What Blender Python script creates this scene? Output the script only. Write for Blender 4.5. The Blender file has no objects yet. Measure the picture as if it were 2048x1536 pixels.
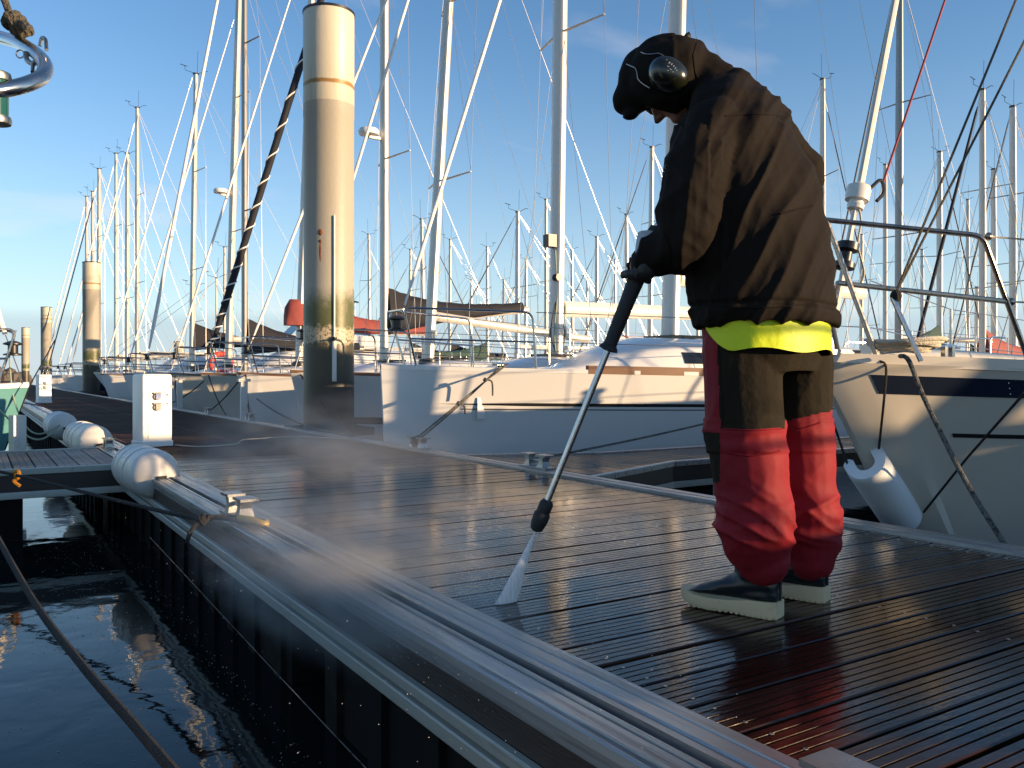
import bpy, math, random
from mathutils import Vector, Matrix, noise
random.seed(7)
R = math.radians
scene = bpy.context.scene
COL = scene.collection

# ------------------------------------------------------------------ camera, sky, sun, exposure
# The pier runs along +Y, its planks along +X; the camera looks 32.3 degrees right of the pier.
YAW = 32.3
CAM_H = 0.68                    # metres above the planks
FPX = 1700.0                    # focal length for a 2048 px wide picture
HOR = 750.0                     # row of the horizon in that picture
cs, sn = math.cos(R(YAW)), math.sin(R(YAW))
cam_d = bpy.data.cameras.new('camera'); cam = bpy.data.objects.new('camera', cam_d); COL.objects.link(cam)
cam.location = (0, 0, CAM_H); cam.rotation_euler = (R(90), 0, R(-YAW))
cam_d.sensor_width = 36; cam_d.lens = 36 * FPX / 2048; cam_d.shift_y = -(768 - HOR) / 2048
cam_d.clip_start = 0.02; cam_d.clip_end = 9000
scene.camera = cam

SUN_EL = 7.2
sun_h = Vector((0.611, -0.791, 0)).normalized()
sun_dir = Vector((sun_h.x * math.cos(R(SUN_EL)), sun_h.y * math.cos(R(SUN_EL)), math.sin(R(SUN_EL))))
sd = bpy.data.lights.new('sun', 'SUN'); so = bpy.data.objects.new('sun', sd); COL.objects.link(so)
sd.energy = 5.0; sd.angle = R(0.5); sd.color = (1.0, 0.70, 0.40)
so.rotation_euler = sun_dir.to_track_quat('Z', 'Y').to_euler()

world = bpy.data.worlds.new('World'); scene.world = world; world.use_nodes = True
wn, wl = world.node_tree.nodes, world.node_tree.links
wn.clear()
def N(nodes, t, **kw):
    n = nodes.new(t)
    for k, v in kw.items(): setattr(n, k, v)
    return n
sky = N(wn, 'ShaderNodeTexSky', sky_type='NISHITA', sun_disc=False)
sky.sun_elevation = R(SUN_EL); sky.sun_rotation = math.atan2(sun_h.x, sun_h.y)
sky.altitude = 0; sky.air_density = 1.0; sky.dust_density = 0.1; sky.ozone_density = 3.5
bg = N(wn, 'ShaderNodeBackground'); out = N(wn, 'ShaderNodeOutputWorld')
bg.inputs['Strength'].default_value = 0.135
tc = N(wn, 'ShaderNodeTexCoord'); sep = N(wn, 'ShaderNodeSeparateXYZ')
wl.new(tc.outputs['Generated'], sep.inputs[0])
def M(op, a, b=None, clamp=False):
    n = N(wn, 'ShaderNodeMath', operation=op, use_clamp=clamp)
    for i, x in enumerate((a, b)):
        if x is None: continue
        if isinstance(x, (int, float)): n.inputs[i].default_value = x
        else: wl.new(x, n.inputs[i])
    return n.outputs[0]
# thin drifting cloud: noise on a flat layer seen from below, same in every direction
zz = M('ADD', M('MAXIMUM', sep.outputs['Z'], 0.0), 0.16)
cmb = N(wn, 'ShaderNodeCombineXYZ')
wl.new(M('DIVIDE', sep.outputs['X'], zz), cmb.inputs[0]); wl.new(M('DIVIDE', sep.outputs['Y'], zz), cmb.inputs[1])
mp = N(wn, 'ShaderNodeMapping'); mp.inputs['Scale'].default_value = (0.9, 1.5, 1); mp.inputs['Rotation'].default_value = (0, 0, R(-20)); mp.inputs['Location'].default_value = (3.1, 0.4, 0)
wl.new(cmb.outputs[0], mp.inputs[0])
cn = N(wn, 'ShaderNodeTexNoise'); cn.inputs['Scale'].default_value = 1.15; cn.inputs['Detail'].default_value = 5; cn.inputs['Roughness'].default_value = 0.5
wl.new(mp.outputs[0], cn.inputs['Vector'])
cr = N(wn, 'ShaderNodeValToRGB'); cr.color_ramp.elements[0].position = 0.57; cr.color_ramp.elements[1].position = 0.86
wl.new(cn.outputs['Fac'], cr.inputs[0])
cmix = N(wn, 'ShaderNodeMix', data_type='RGBA'); cmix.inputs['B'].default_value = (4.4, 3.9, 4.0, 1)
wl.new(M('MULTIPLY', cr.outputs['Color'], 0.6), cmix.inputs['Factor']); hsv = N(wn, 'ShaderNodeHueSaturation'); hsv.inputs['Saturation'].default_value = 0.98; hsv.inputs['Value'].default_value = 1.14; wl.new(sky.outputs[0], hsv.inputs['Color']); wl.new(hsv.outputs[0], cmix.inputs['A'])
# a low even bank of grey-blue sea haze all round the horizon
bank = N(wn, 'ShaderNodeMapRange', interpolation_type='SMOOTHSTEP')
bank.inputs['From Min'].default_value = 0.074; bank.inputs['From Max'].default_value = 0.054
bn = N(wn, 'ShaderNodeTexNoise'); bn.inputs['Scale'].default_value = 3.0; bn.inputs['Detail'].default_value = 2
wl.new(tc.outputs['Generated'], bn.inputs['Vector'])
wl.new(M('ADD', sep.outputs['Z'], M('MULTIPLY', M('SUBTRACT', bn.outputs['Fac'], 0.5), 0.02)), bank.inputs['Value'])
hzf = M('POWER', M('SUBTRACT', 1.0, M('DIVIDE', M('MAXIMUM', sep.outputs['Z'], 0.0), 0.42), clamp=True), 2.2)
hmix = N(wn, 'ShaderNodeMix', data_type='RGBA'); hmix.inputs['B'].default_value = (3.3, 3.75, 4.1, 1)
wl.new(M('MULTIPLY', hzf, 0.75), hmix.inputs['Factor']); wl.new(cmix.outputs['Result'], hmix.inputs['A'])
bmix = N(wn, 'ShaderNodeMix', data_type='RGBA'); bmix.inputs['B'].default_value = (1.9, 2.45, 2.95, 1)
wl.new(M('MULTIPLY', bank.outputs[0], 0.55), bmix.inputs['Factor']); wl.new(hmix.outputs['Result'], bmix.inputs['A'])
wl.new(bmix.outputs['Result'], bg.inputs['Color']); wl.new(bg.outputs[0], out.inputs[0])

vs = scene.view_settings
vs.view_transform = 'Standard'; vs.look = 'None'; vs.exposure = 0.88; vs.gamma = 1.0; vs.use_curve_mapping = False
scene.cycles.volume_step_rate = 2.0; scene.cycles.volume_max_steps = 64

# ------------------------------------------------------------------ helpers
CX = Vector((cs, -sn, 0)); CY = Vector((sn, cs, 0))     # picture-right and away, on the ground
def at(u, v, Y):
    """point of the place that lies Y metres ahead and shows at column u, row v of the 2048 px photograph"""
    return CX * ((u - 1024) / FPX * Y) + CY * Y + Vector((0, 0, CAM_H + (HOR - v) / FPX * Y))
def ground(u, v, z=0.0):
    return at(u, v, (CAM_H - z) * FPX / (v - HOR))

class MB:
    def __init__(self): self.v = []; self.f = []
    def add(self, vs_, fs):
        b = len(self.v); self.v += [Vector(p) for p in vs_]; self.f += [tuple(i + b for i in f) for f in fs]; return self
    def box(self, c, h, rot=None):
        c = Vector(c); P = []
        for x in (-1, 1):
            for y in (-1, 1):
                for z in (-1, 1):
                    p = Vector((x * h[0], y * h[1], z * h[2]))
                    if rot is not None: p = rot @ p
                    P.append(c + p)
        return self.add(P, [(0, 1, 3, 2), (4, 6, 7, 5), (0, 4, 5, 1), (2, 3, 7, 6), (0, 2, 6, 4), (1, 5, 7, 3)])
    def loft(self, rings, closed=True, caps=True):
        n = len(rings[0]); vs_ = [p for r in rings for p in r]; fs = []
        for i in range(len(rings) - 1):
            for j in range(n if closed else n - 1):
                k = (j + 1) % n
                fs.append((i * n + j, i * n + k, (i + 1) * n + k, (i + 1) * n + j))
        if caps and closed:
            fs.append(tuple(range(n - 1, -1, -1))); fs.append(tuple((len(rings) - 1) * n + j for j in range(n)))
        return self.add(vs_, fs)
    def tube(self, pts, r, n=8, caps=True, sq=1.0):
        pts = [Vector(p) for p in pts]; m = len(pts)
        rs = r if isinstance(r, (list, tuple)) else [r] * m
        rings = []; up = None
        for i, p in enumerate(pts):
            t = (pts[min(i + 1, m - 1)] - pts[max(i - 1, 0)])
            t = t.normalized() if t.length > 1e-9 else Vector((0, 0, 1))
            if up is None:
                up = Vector((0, 0, 1)) if abs(t.z) < 0.9 else Vector((0, 1, 0))
            a = t.cross(up)
            if a.length < 1e-6: a = t.cross(Vector((1, 0.3, 0.1)))
            a.normalize(); b = a.cross(t).normalized(); up = b
            rings.append([p + a * (rs[i] * math.cos(2 * math.pi * j / n)) + b * (rs[i] * sq * math.sin(2 * math.pi * j / n)) for j in range(n)])
        return self.loft(rings, True, caps)
    def ell(self, c, rad, rot=None, nu=16, nv=10):
        c = Vector(c); rings = []
        for i in range(nv + 1):
            th = math.pi * i / nv
            th = min(max(th, 0.03), math.pi - 0.03)
            ring = []
            for j in range(nu):
                ph = 2 * math.pi * j / nu
                p = Vector((rad[0] * math.sin(th) * math.cos(ph), rad[1] * math.sin(th) * math.sin(ph), rad[2] * math.cos(th)))
                if rot is not None: p = rot @ p
                ring.append(c + p)
            rings.append(ring)
        return self.loft(rings, True, True)
    def lathe(self, prof, c=(0, 0, 0), n=20, rot=None):
        c = Vector(c); rings = []
        for r_, z in prof:
            ring = []
            for j in range(n):
                p = Vector((r_ * math.cos(2 * math.pi * j / n), r_ * math.sin(2 * math.pi * j / n), z))
                if rot is not None: p = rot @ p
                ring.append(c + p)
            rings.append(ring)
        return self.loft(rings, True, True)
    def prism(self, prof, y0, y1):
        """closed (x, z) outline pushed along Y"""
        return self.loft([[Vector((x, y0, z)) for x, z in prof], [Vector((x, y1, z)) for x, z in prof]], True, True)
    def mesh(self, name, sharp=40, smooth=True):
        me = bpy.data.meshes.new(name); me.from_pydata([tuple(p) for p in self.v], [], self.f); me.update()
        finish(me, sharp, smooth); return me

def finish(me, sharp=40, smooth=True):
    import bmesh
    bm = bmesh.new(); bm.from_mesh(me); bmesh.ops.recalc_face_normals(bm, faces=bm.faces); bm.to_mesh(me); bm.free()
    if smooth:
        me.polygons.foreach_set('use_smooth', [True] * len(me.polygons))
        me.set_sharp_from_angle(angle=R(sharp))

def obj(name, me, mat=None, parent=None, world=True, sharp=40, smooth=True):
    if isinstance(me, MB): me = me.mesh(name, sharp, smooth)
    o = bpy.data.objects.new(name, me); COL.objects.link(o)
    if mat is not None: me.materials.clear(); me.materials.append(mat)
    if parent is not None:
        o.parent = parent
        if world: o.matrix_parent_inverse = parent.matrix_basis.inverted()   # mesh stays in place coordinates
    return o
def tag(o, label=None, cat=None, group=None, kind=None):
    if label: o['label'] = label
    if cat: o['category'] = cat
    if group: o['group'] = group
    if kind: o['kind'] = kind
    return o
def empty(name, loc=(0, 0, 0), rz=0.0):
    o = bpy.data.objects.new(name, None); COL.objects.link(o); o.location = loc; o.rotation_euler = (0, 0, rz); o.empty_display_size = 0.1
    return o
def part(name, mb, mat, parent, **k):   # local coordinates of the parent
    return obj(name, mb, mat, parent, world=False, **k)

def remesh(mb, voxel, smooth_it=4, fac=0.5):
    me = bpy.data.meshes.new('t'); me.from_pydata([tuple(p) for p in mb.v], [], mb.f); finish(me, 180, True)
    o = bpy.data.objects.new('t', me); COL.objects.link(o)
    m = o.modifiers.new('r', 'REMESH'); m.mode = 'VOXEL'; m.voxel_size = voxel; m.use_smooth_shade = True
    if smooth_it:
        s_ = o.modifiers.new('s', 'SMOOTH'); s_.factor = fac; s_.iterations = smooth_it
    dg = bpy.context.evaluated_depsgraph_get(); dg.update()
    res = bpy.data.meshes.new_from_object(o.evaluated_get(dg))
    bpy.data.objects.remove(o); bpy.data.meshes.remove(me)
    return res

def sag(a, b, drop, n=12):
    a, b = Vector(a), Vector(b)
    return [a.lerp(b, i / n) - Vector((0, 0, drop * 4 * (i / n) * (1 - i / n))) for i in range(n + 1)]
def bez(ps, n=8):
    """smooth curve through the points"""
    ps = [Vector(p) for p in ps]; outp = []
    for i in range(len(ps) - 1):
        p0 = ps[max(i - 1, 0)]; p1 = ps[i]; p2 = ps[i + 1]; p3 = ps[min(i + 2, len(ps) - 1)]
        for k in range(n):
            t = k / n
            outp.append(0.5 * ((2 * p1) + (p2 - p0) * t + (2 * p0 - 5 * p1 + 4 * p2 - p3) * t * t + (3 * p1 - p0 - 3 * p2 + p3) * t ** 3))
    outp.append(ps[-1]); return outp

# ------------------------------------------------------------------ materials
def mat(name, col, rough=0.5, metal=0.0, var=0.12, scale=4.0, bump=0.0, bscale=60.0, stretch=(1, 1, 1), spec=0.5, rvar=0.0, coat=0.0, dirt=None, rnd=0.0):
    m = bpy.data.materials.new(name); m.use_nodes = True
    nt = m.node_tree; ns, ls = nt.nodes, nt.links
    b = ns['Principled BSDF']
    t = ns.new('ShaderNodeTexCoord'); mpn = ns.new('ShaderNodeMapping'); mpn.inputs['Scale'].default_value = stretch
    ls.new(t.outputs['Object'], mpn.inputs[0])
    no = ns.new('ShaderNodeTexNoise'); no.inputs['Scale'].default_value = scale; no.inputs['Detail'].default_value = 6; no.inputs['Roughness'].default_value = 0.6
    ls.new(mpn.outputs[0], no.inputs['Vector'])
    mx = ns.new('ShaderNodeMix'); mx.data_type = 'RGBA'
    mx.inputs['A'].default_value = tuple(c * (1 - var) for c in col) + (1,)
    mx.inputs['B'].default_value = tuple(min(1, c * (1 + var)) for c in col) + (1,)
    ls.new(no.outputs['Fac'], mx.inputs['Factor'])
    last = mx.outputs['Result']
    if dirt:                                   # (colour, low, high, scale): stains with a shape of their own
        n2 = ns.new('ShaderNodeTexNoise'); n2.inputs['Scale'].default_value = dirt[3]; n2.inputs['Detail'].default_value = 8; n2.inputs['Roughness'].default_value = 0.7
        ls.new(mpn.outputs[0], n2.inputs['Vector'])
        rp = ns.new('ShaderNodeMapRange'); rp.inputs['From Min'].default_value = dirt[1]; rp.inputs['From Max'].default_value = dirt[2]
        ls.new(n2.outputs['Fac'], rp.inputs['Value'])
        m2 = ns.new('ShaderNodeMix'); m2.data_type = 'RGBA'; m2.inputs['B'].default_value = tuple(dirt[0]) + (1,)
        ls.new(rp.outputs[0], m2.inputs['Factor']); ls.new(last, m2.inputs['A']); last = m2.outputs['Result']
    if rnd:
        oi = ns.new('ShaderNodeObjectInfo'); mr = ns.new('ShaderNodeMapRange')
        mr.inputs['To Min'].default_value = 1 - rnd; mr.inputs['To Max'].default_value = 1 + rnd
        ls.new(oi.outputs['Random'], mr.inputs['Value'])
        hs = ns.new('ShaderNodeHueSaturation'); ls.new(mr.outputs[0], hs.inputs['Value']); ls.new(last, hs.inputs['Color']); last = hs.outputs['Color']
    ls.new(last, b.inputs['Base Color'])
    b.inputs['Roughness'].default_value = rough; b.inputs['Metallic'].default_value = metal
    b.inputs['Specular IOR Level'].default_value = spec
    if coat: b.inputs['Coat Weight'].default_value = coat; b.inputs['Coat Roughness'].default_value = 0.08
    if rvar:
        r2 = ns.new('ShaderNodeMapRange'); r2.inputs['From Min'].default_value = 0.3; r2.inputs['From Max'].default_value = 0.7
        r2.inputs['To Min'].default_value = max(0.02, rough - rvar); r2.inputs['To Max'].default_value = min(1, rough + rvar)
        n3 = ns.new('ShaderNodeTexNoise'); n3.inputs['Scale'].default_value = scale * 1.7; n3.inputs['Detail'].default_value = 4
        ls.new(mpn.outputs[0], n3.inputs['Vector']); ls.new(n3.outputs['Fac'], r2.inputs['Value']); ls.new(r2.outputs[0], b.inputs['Roughness'])
    if bump:
        nb = ns.new('ShaderNodeTexNoise'); nb.inputs['Scale'].default_value = bscale; nb.inputs['Detail'].default_value = 3
        ls.new(mpn.outputs[0], nb.inputs['Vector'])
        bp = ns.new('ShaderNodeBump'); bp.inputs['Strength'].default_value = bump; bp.inputs['Distance'].default_value = 0.02
        ls.new(nb.outputs['Fac'], bp.inputs['Height']); ls.new(bp.outputs[0], b.inputs['Normal'])
    return m

MT = {
 'gel': mat('white_gelcoat', (0.72, 0.70, 0.67), 0.22, var=0.05, scale=1.5, coat=0.3, bump=0.02, bscale=3, dirt=((0.6, 0.55, 0.45), 0.62, 0.85, 2.0), stretch=(1, 1, 0.35)),
 'cream': mat('cream_gelcoat', (0.56, 0.51, 0.43), 0.28, var=0.06, scale=1.5, coat=0.2, bump=0.02, bscale=3, dirt=((0.5, 0.43, 0.32), 0.6, 0.85, 2.5), stretch=(1, 1, 0.4)),
 'deckw': mat('deck_white', (0.7, 0.68, 0.63), 0.55, var=0.08, scale=6, bump=0.05, bscale=150),
 'teal': mat('teal_hull', (0.10, 0.27, 0.27), 0.25, var=0.12, scale=2, coat=0.3),
 'navy': mat('navy_paint', (0.012, 0.018, 0.035), 0.25, var=0.2, coat=0.3),
 'black': mat('black_paint', (0.012, 0.012, 0.014), 0.4, var=0.2),
 'rubber': mat('black_rubber', (0.015, 0.015, 0.016), 0.65, var=0.3, bump=0.1),
 'alum': mat('mast_aluminium', (0.62, 0.58, 0.50), 0.42, 0.35, var=0.06, scale=2.0, rvar=0.08, stretch=(3, 3, 0.5)),
 'mastw': mat('mast_white', (0.68, 0.65, 0.58), 0.3, 0.0, var=0.05, scale=2.0, coat=0.2),
 'mastd': mat('mast_dull_grey', (0.30, 0.29, 0.27), 0.4, 0.6, var=0.1, scale=2.0),
 'steel': mat('stainless_steel', (0.55, 0.53, 0.50), 0.2, 1.0, var=0.1, scale=12, rvar=0.1),
 'tarn': mat('tarnished_steel', (0.40, 0.35, 0.29), 0.34, 1.0, var=0.3, scale=25, rvar=0.12, dirt=((0.18, 0.10, 0.05), 0.55, 0.75, 40)),
 'wire': mat('rigging_wire', (0.42, 0.40, 0.38), 0.35, 0.9, var=0.1),
 'sailw': mat('furled_sailcloth', (0.78, 0.75, 0.70), 0.7, var=0.1, scale=14, bump=0.2, bscale=30, stretch=(1, 1, 0.3)),
 'blackc': mat('black_canvas', (0.008, 0.008, 0.0135), 0.8, var=0.3, scale=5, bump=0.3, bscale=9),
 'redc': mat('red_canvas', (0.25, 0.05, 0.04), 0.75, var=0.2, scale=5, bump=0.3, bscale=9),
 'grnc': mat('green_canvas', (0.03, 0.07, 0.05), 0.8, var=0.3, scale=5, bump=0.3, bscale=9),
 'teak': mat('teak_trim', (0.19, 0.10, 0.055), 0.55, var=0.25, scale=6, stretch=(0.3, 3, 3)),
 'glass': mat('smoked_window', (0.012, 0.014, 0.016), 0.06, var=0.1),
 'ped': mat('white_powder_coat', (0.83, 0.81, 0.76), 0.35, var=0.04, scale=3, dirt=((0.6, 0.52, 0.4), 0.66, 0.85, 5)),
 'fend': mat('white_fender_vinyl', (0.66, 0.63, 0.58), 0.42, var=0.07, scale=5, dirt=((0.42, 0.38, 0.30), 0.56, 0.8, 7), bump=0.04, bscale=40),
 'alub': mat('wet_extruded_aluminium', (0.35, 0.35, 0.34), 0.34, 0.55, var=0.25, scale=2.2, stretch=(14, 0.5, 14), rvar=0.12, bump=0.06, bscale=60, dirt=((0.09, 0.085, 0.075), 0.50, 0.72, 3.2)),
 'alur': mat('dull_green_aluminium', (0.36, 0.38, 0.34), 0.5, 0.3, var=0.15, scale=2.5, stretch=(8, 0.6, 8), dirt=((0.12, 0.13, 0.09), 0.56, 0.78, 2.4)),
 'brownf': mat('brown_fascia', (0.035, 0.026, 0.021), 0.5, var=0.35, scale=5, stretch=(1, 0.4, 3), bump=0.1),
 'float': mat('black_float', (0.005, 0.005, 0.005), 0.85, spec=0.2, var=0.4, scale=4, dirt=((0.02, 0.022, 0.012), 0.55, 0.75, 5)),
 'galv': mat('galvanised_cleat', (0.36, 0.36, 0.36), 0.35, 0.8, var=0.2, scale=20, rvar=0.1, dirt=((0.12, 0.08, 0.05), 0.6, 0.8, 30)),
 'yel': mat('yellow_paint', (0.55, 0.36, 0.03), 0.45, var=0.2, scale=30),
 'ropeb': mat('black_rope', (0.016, 0.014, 0.013), 0.85, var=0.5, scale=60, bump=0.8, bscale=180),
 'ropeg': mat('grey_fleck_rope', (0.15, 0.14, 0.12), 0.85, var=0.5, scale=70, bump=0.8, bscale=150, dirt=((0.03, 0.03, 0.03), 0.52, 0.56, 45)),
 'ropew': mat('pale_rope', (0.55, 0.50, 0.40), 0.85, var=0.3, scale=70, bump=0.6, bscale=150),
 'ropek': mat('khaki_rope', (0.10, 0.085, 0.06), 0.9, var=0.5, scale=80, bump=0.9, bscale=160),
 'ropegr': mat('pale_green_rope', (0.34, 0.40, 0.30), 0.85, var=0.4, scale=70, bump=0.6, bscale=150),
 'ropered': mat('red_halyard', (0.30, 0.05, 0.05), 0.85, var=0.3, scale=60),
 'orange': mat('orange_rope', (0.62, 0.25, 0.02), 0.85, var=0.3, scale=70, bump=0.6, bscale=120),
 'redp': mat('red_lifebuoy', (0.62, 0.06, 0.03), 0.5, var=0.1),
 'bluep': mat('blue_socket', (0.03, 0.10, 0.34), 0.4, var=0.1),
 'greyp': mat('grey_socket', (0.25, 0.25, 0.24), 0.5, var=0.1),
 'radar': mat('radar_white', (0.78, 0.76, 0.72), 0.35, var=0.04),
 'green': mat('dark_green_lamp', (0.01, 0.07, 0.05), 0.15, var=0.2, coat=0.5),
 'rock': mat('breakwater_rock', (0.10, 0.085, 0.07), 0.9, var=0.4, scale=0.6, bump=0.5, bscale=2),
}
# ------------------------------------------------------------------ water
WZ = -0.5
def water_mat():
    m = bpy.data.materials.new('harbour_water'); m.use_nodes = True
    ns, ls = m.node_tree.nodes, m.node_tree.links; b = ns['Principled BSDF']
    b.inputs['Base Color'].default_value = (0.006, 0.009, 0.009, 1); b.inputs['Roughness'].default_value = 0.03; b.inputs['IOR'].default_value = 1.333; b.inputs['Specular IOR Level'].default_value = 0.36
    t = ns.new('ShaderNodeTexCoord')
    n1 = ns.new('ShaderNodeTexNoise'); n1.inputs['Scale'].default_value = 2.6; n1.inputs['Detail'].default_value = 2; n1.inputs['Distortion'].default_value = 0.6
    n2 = ns.new('ShaderNodeTexNoise'); n2.inputs['Scale'].default_value = 11; n2.inputs['Detail'].default_value = 3
    ls.new(t.outputs['Object'], n1.inputs['Vector']); ls.new(t.outputs['Object'], n2.inputs['Vector'])
    b1 = ns.new('ShaderNodeBump'); b1.inputs['Strength'].default_value = 0.075; b1.inputs['Distance'].default_value = 0.05
    b2 = ns.new('ShaderNodeBump'); b2.inputs['Strength'].default_value = 0.035; b2.inputs['Distance'].default_value = 0.02
    ls.new(n1.outputs['Fac'], b1.inputs['Height']); ls.new(n2.outputs['Fac'], b2.inputs['Height'])
    ls.new(b1.outputs[0], b2.inputs['Normal']); ls.new(b2.outputs[0], b.inputs['Normal'])
    return m
w = MB().add([(-5000, -5000, WZ), (5000, -5000, WZ), (5000, 5000, WZ), (-5000, 5000, WZ)], [(0, 1, 2, 3)])
tag(obj('water', w, water_mat(), smooth=False), 'still dark harbour water around the pontoon', kind='structure')
# specks of foam and bubbles drifting on the still water beside the pontoon
fm = MB(); rf = random.Random(3)
for _ in range(1700):
    q = rf.uniform(1.2, 8.5); s = 0.93 - abs(rf.gauss(0, 0.42)) - 0.04
    r_ = rf.uniform(0.0008, 0.0028) * (1 if rf.random() < 0.93 else 1.8)
    fm.lathe([(0.15 * r_, r_ * 0.7), (r_, 0.0)], (s, q, WZ + 0.001), n=5)
tag(obj('foam_specks', fm, mat('foam', (0.34, 0.31, 0.26), 0.7)), 'pale foam specks floating on the dark water', kind='stuff')

# ------------------------------------------------------------------ pier: planks, edge beams, floats
S0, S1 = 1.205, 3.30            # planked width
Q0, Q1 = -3.0, 112.0
PITCH, PW = 0.145, 0.1335
pier = empty('pier', (0, 0, 0)); tag(pier, 'long wet planked pontoon with aluminium edges', kind='structure')
def plank_mat(name, wet=True):
    m = bpy.data.materials.new(name); m.use_nodes = True
    ns, ls = m.node_tree.nodes, m.node_tree.links; b = ns['Principled BSDF']
    t = ns.new('ShaderNodeTexCoord'); oi = ns.new('ShaderNodeObjectInfo')
    geo = ns.new('ShaderNodeNewGeometry')
    mp_ = ns.new('ShaderNodeMapping'); mp_.inputs['Scale'].default_value = (1.2, 26, 10)
    off = ns.new('ShaderNodeVectorMath'); off.operation = 'ADD'
    ls.new(t.outputs['Object'], off.inputs[0]); ls.new(oi.outputs['Location'], off.inputs[1]); ls.new(off.outputs[0], mp_.inputs[0])
    gr = ns.new('ShaderNodeTexNoise'); gr.inputs['Scale'].default_value = 3; gr.inputs['Detail'].default_value = 8; gr.inputs['Roughness'].default_value = 0.65
    ls.new(mp_.outputs[0], gr.inputs['Vector'])
    rp = ns.new('ShaderNodeValToRGB')
    c = [(0.011, 0.0050, 0.0032), (0.029, 0.0125, 0.0075), (0.060, 0.027, 0.016)] if wet else [(0.10, 0.085, 0.075), (0.17, 0.145, 0.125), (0.25, 0.21, 0.18)]
    rp.color_ramp.elements[0].position = 0.25; rp.color_ramp.elements[0].color = c[0] + (1,)
    rp.color_ramp.elements[1].position = 0.8; rp.color_ramp.elements[1].color = c[2] + (1,)
    e = rp.color_ramp.elements.new(0.5); e.color = c[1] + (1,)
    ls.new(gr.outputs['Fac'], rp.inputs[0])
    hs = ns.new('ShaderNodeHueSaturation'); mr = ns.new('ShaderNodeMapRange'); mr.inputs['To Min'].default_value = 0.7; mr.inputs['To Max'].default_value = 1.35
    ls.new(oi.outputs['Random'], mr.inputs['Value']); ls.new(mr.outputs[0], hs.inputs['Value']); ls.new(rp.outputs[0], hs.inputs['Color'])
    ls.new(hs.outputs[0], b.inputs['Base Color'])
    # standing water: pools keep a smooth film, ridges between them are only damp
    pool = ns.new('ShaderNodeTexNoise'); pool.inputs['Scale'].default_value = 1.7; pool.inputs['Detail'].default_value = 5; pool.inputs['Roughness'].default_value = 0.6
    ls.new(off.outputs[0], pool.inputs['Vector'])
    r2 = ns.new('ShaderNodeMapRange'); r2.inputs['From Min'].default_value = 0.36; r2.inputs['From Max'].default_value = 0.66
    r2.inputs['To Min'].default_value = 0.06 if wet else 0.5; r2.inputs['To Max'].default_value = 0.25 if wet else 0.8
    ls.new(pool.outputs['Fac'], r2.inputs['Value'])
    if wet:
        # hosed part of the pontoon is wet, the rest still dry: the border wanders across the boards
        sx = ns.new('ShaderNodeSeparateXYZ'); ls.new(off.outputs[0], sx.inputs[0])
        edge_n = ns.new('ShaderNodeTexNoise'); edge_n.inputs['Scale'].default_value = 0.55; edge_n.inputs['Detail'].default_value = 6; ls.new(off.outputs[0], edge_n.inputs['Vector'])
        ma = ns.new('ShaderNodeMath'); ma.operation = 'MULTIPLY_ADD'; ma.inputs[1].default_value = 3.5; ls.new(edge_n.outputs['Fac'], ma.inputs[0]); ls.new(sx.outputs['Y'], ma.inputs[2])
        dr = ns.new('ShaderNodeMapRange'); dr.interpolation_type = 'SMOOTHSTEP'; dr.inputs['From Min'].default_value = 7.2; dr.inputs['From Max'].default_value = 10.2; ls.new(ma.outputs[0], dr.inputs['Value'])
        rm_ = ns.new('ShaderNodeMix'); rm_.inputs['B'].default_value = 0.75; ls.new(dr.outputs[0], rm_.inputs['Factor']); ls.new(r2.outputs[0], rm_.inputs['A']); ls.new(rm_.outputs['Result'], b.inputs['Roughness'])
        sm_ = ns.new('ShaderNodeMix'); sm_.inputs['A'].default_value = 0.28; sm_.inputs['B'].default_value = 0.12; ls.new(dr.outputs[0], sm_.inputs['Factor']); ls.new(sm_.outputs['Result'], b.inputs['Specular IOR Level'])
    else: ls.new(r2.outputs[0], b.inputs['Roughness'])
    nb = ns.new('ShaderNodeTexNoise'); nb.inputs['Scale'].default_value = 45; nb.inputs['Detail'].default_value = 4
    mp2 = ns.new('ShaderNodeMapping'); mp2.inputs['Scale'].default_value = (0.5, 1.6, 1); ls.new(off.outputs[0], mp2.inputs[0]); ls.new(mp2.outputs[0], nb.inputs['Vector'])
    bp = ns.new('ShaderNodeBump'); bp.inputs['Strength'].default_value = 0.12 if wet else 0.5; bp.inputs['Distance'].default_value = 0.006
    ls.new(nb.outputs['Fac'], bp.inputs['Height']); ls.new(bp.outputs[0], b.inputs['Normal'])
    if not wet: b.inputs['Specular IOR Level'].default_value = 0.4
    return m
MT['plank'] = plank_mat('wet_hardwood_plank'); MT['plankdry'] = plank_mat('weathered_grey_plank', False)
def plank_profile(w, ridges=5, g=0.0060, d=0.0050, th=0.028):
    pr = [(-w / 2 + 0.003, 0.0)]
    step = w / ridges
    for k in range(1, ridges):
        c = -w / 2 + k * step
        pr += [(c - g / 2, 0.0), (c - g / 4, -d), (c + g / 4, -d), (c + g / 2, 0.0)]
    pr += [(w / 2 - 0.003, 0.0), (w / 2, -0.003), (w / 2, -th), (-w / 2, -th), (-w / 2, -0.003)]
    return pr
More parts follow.
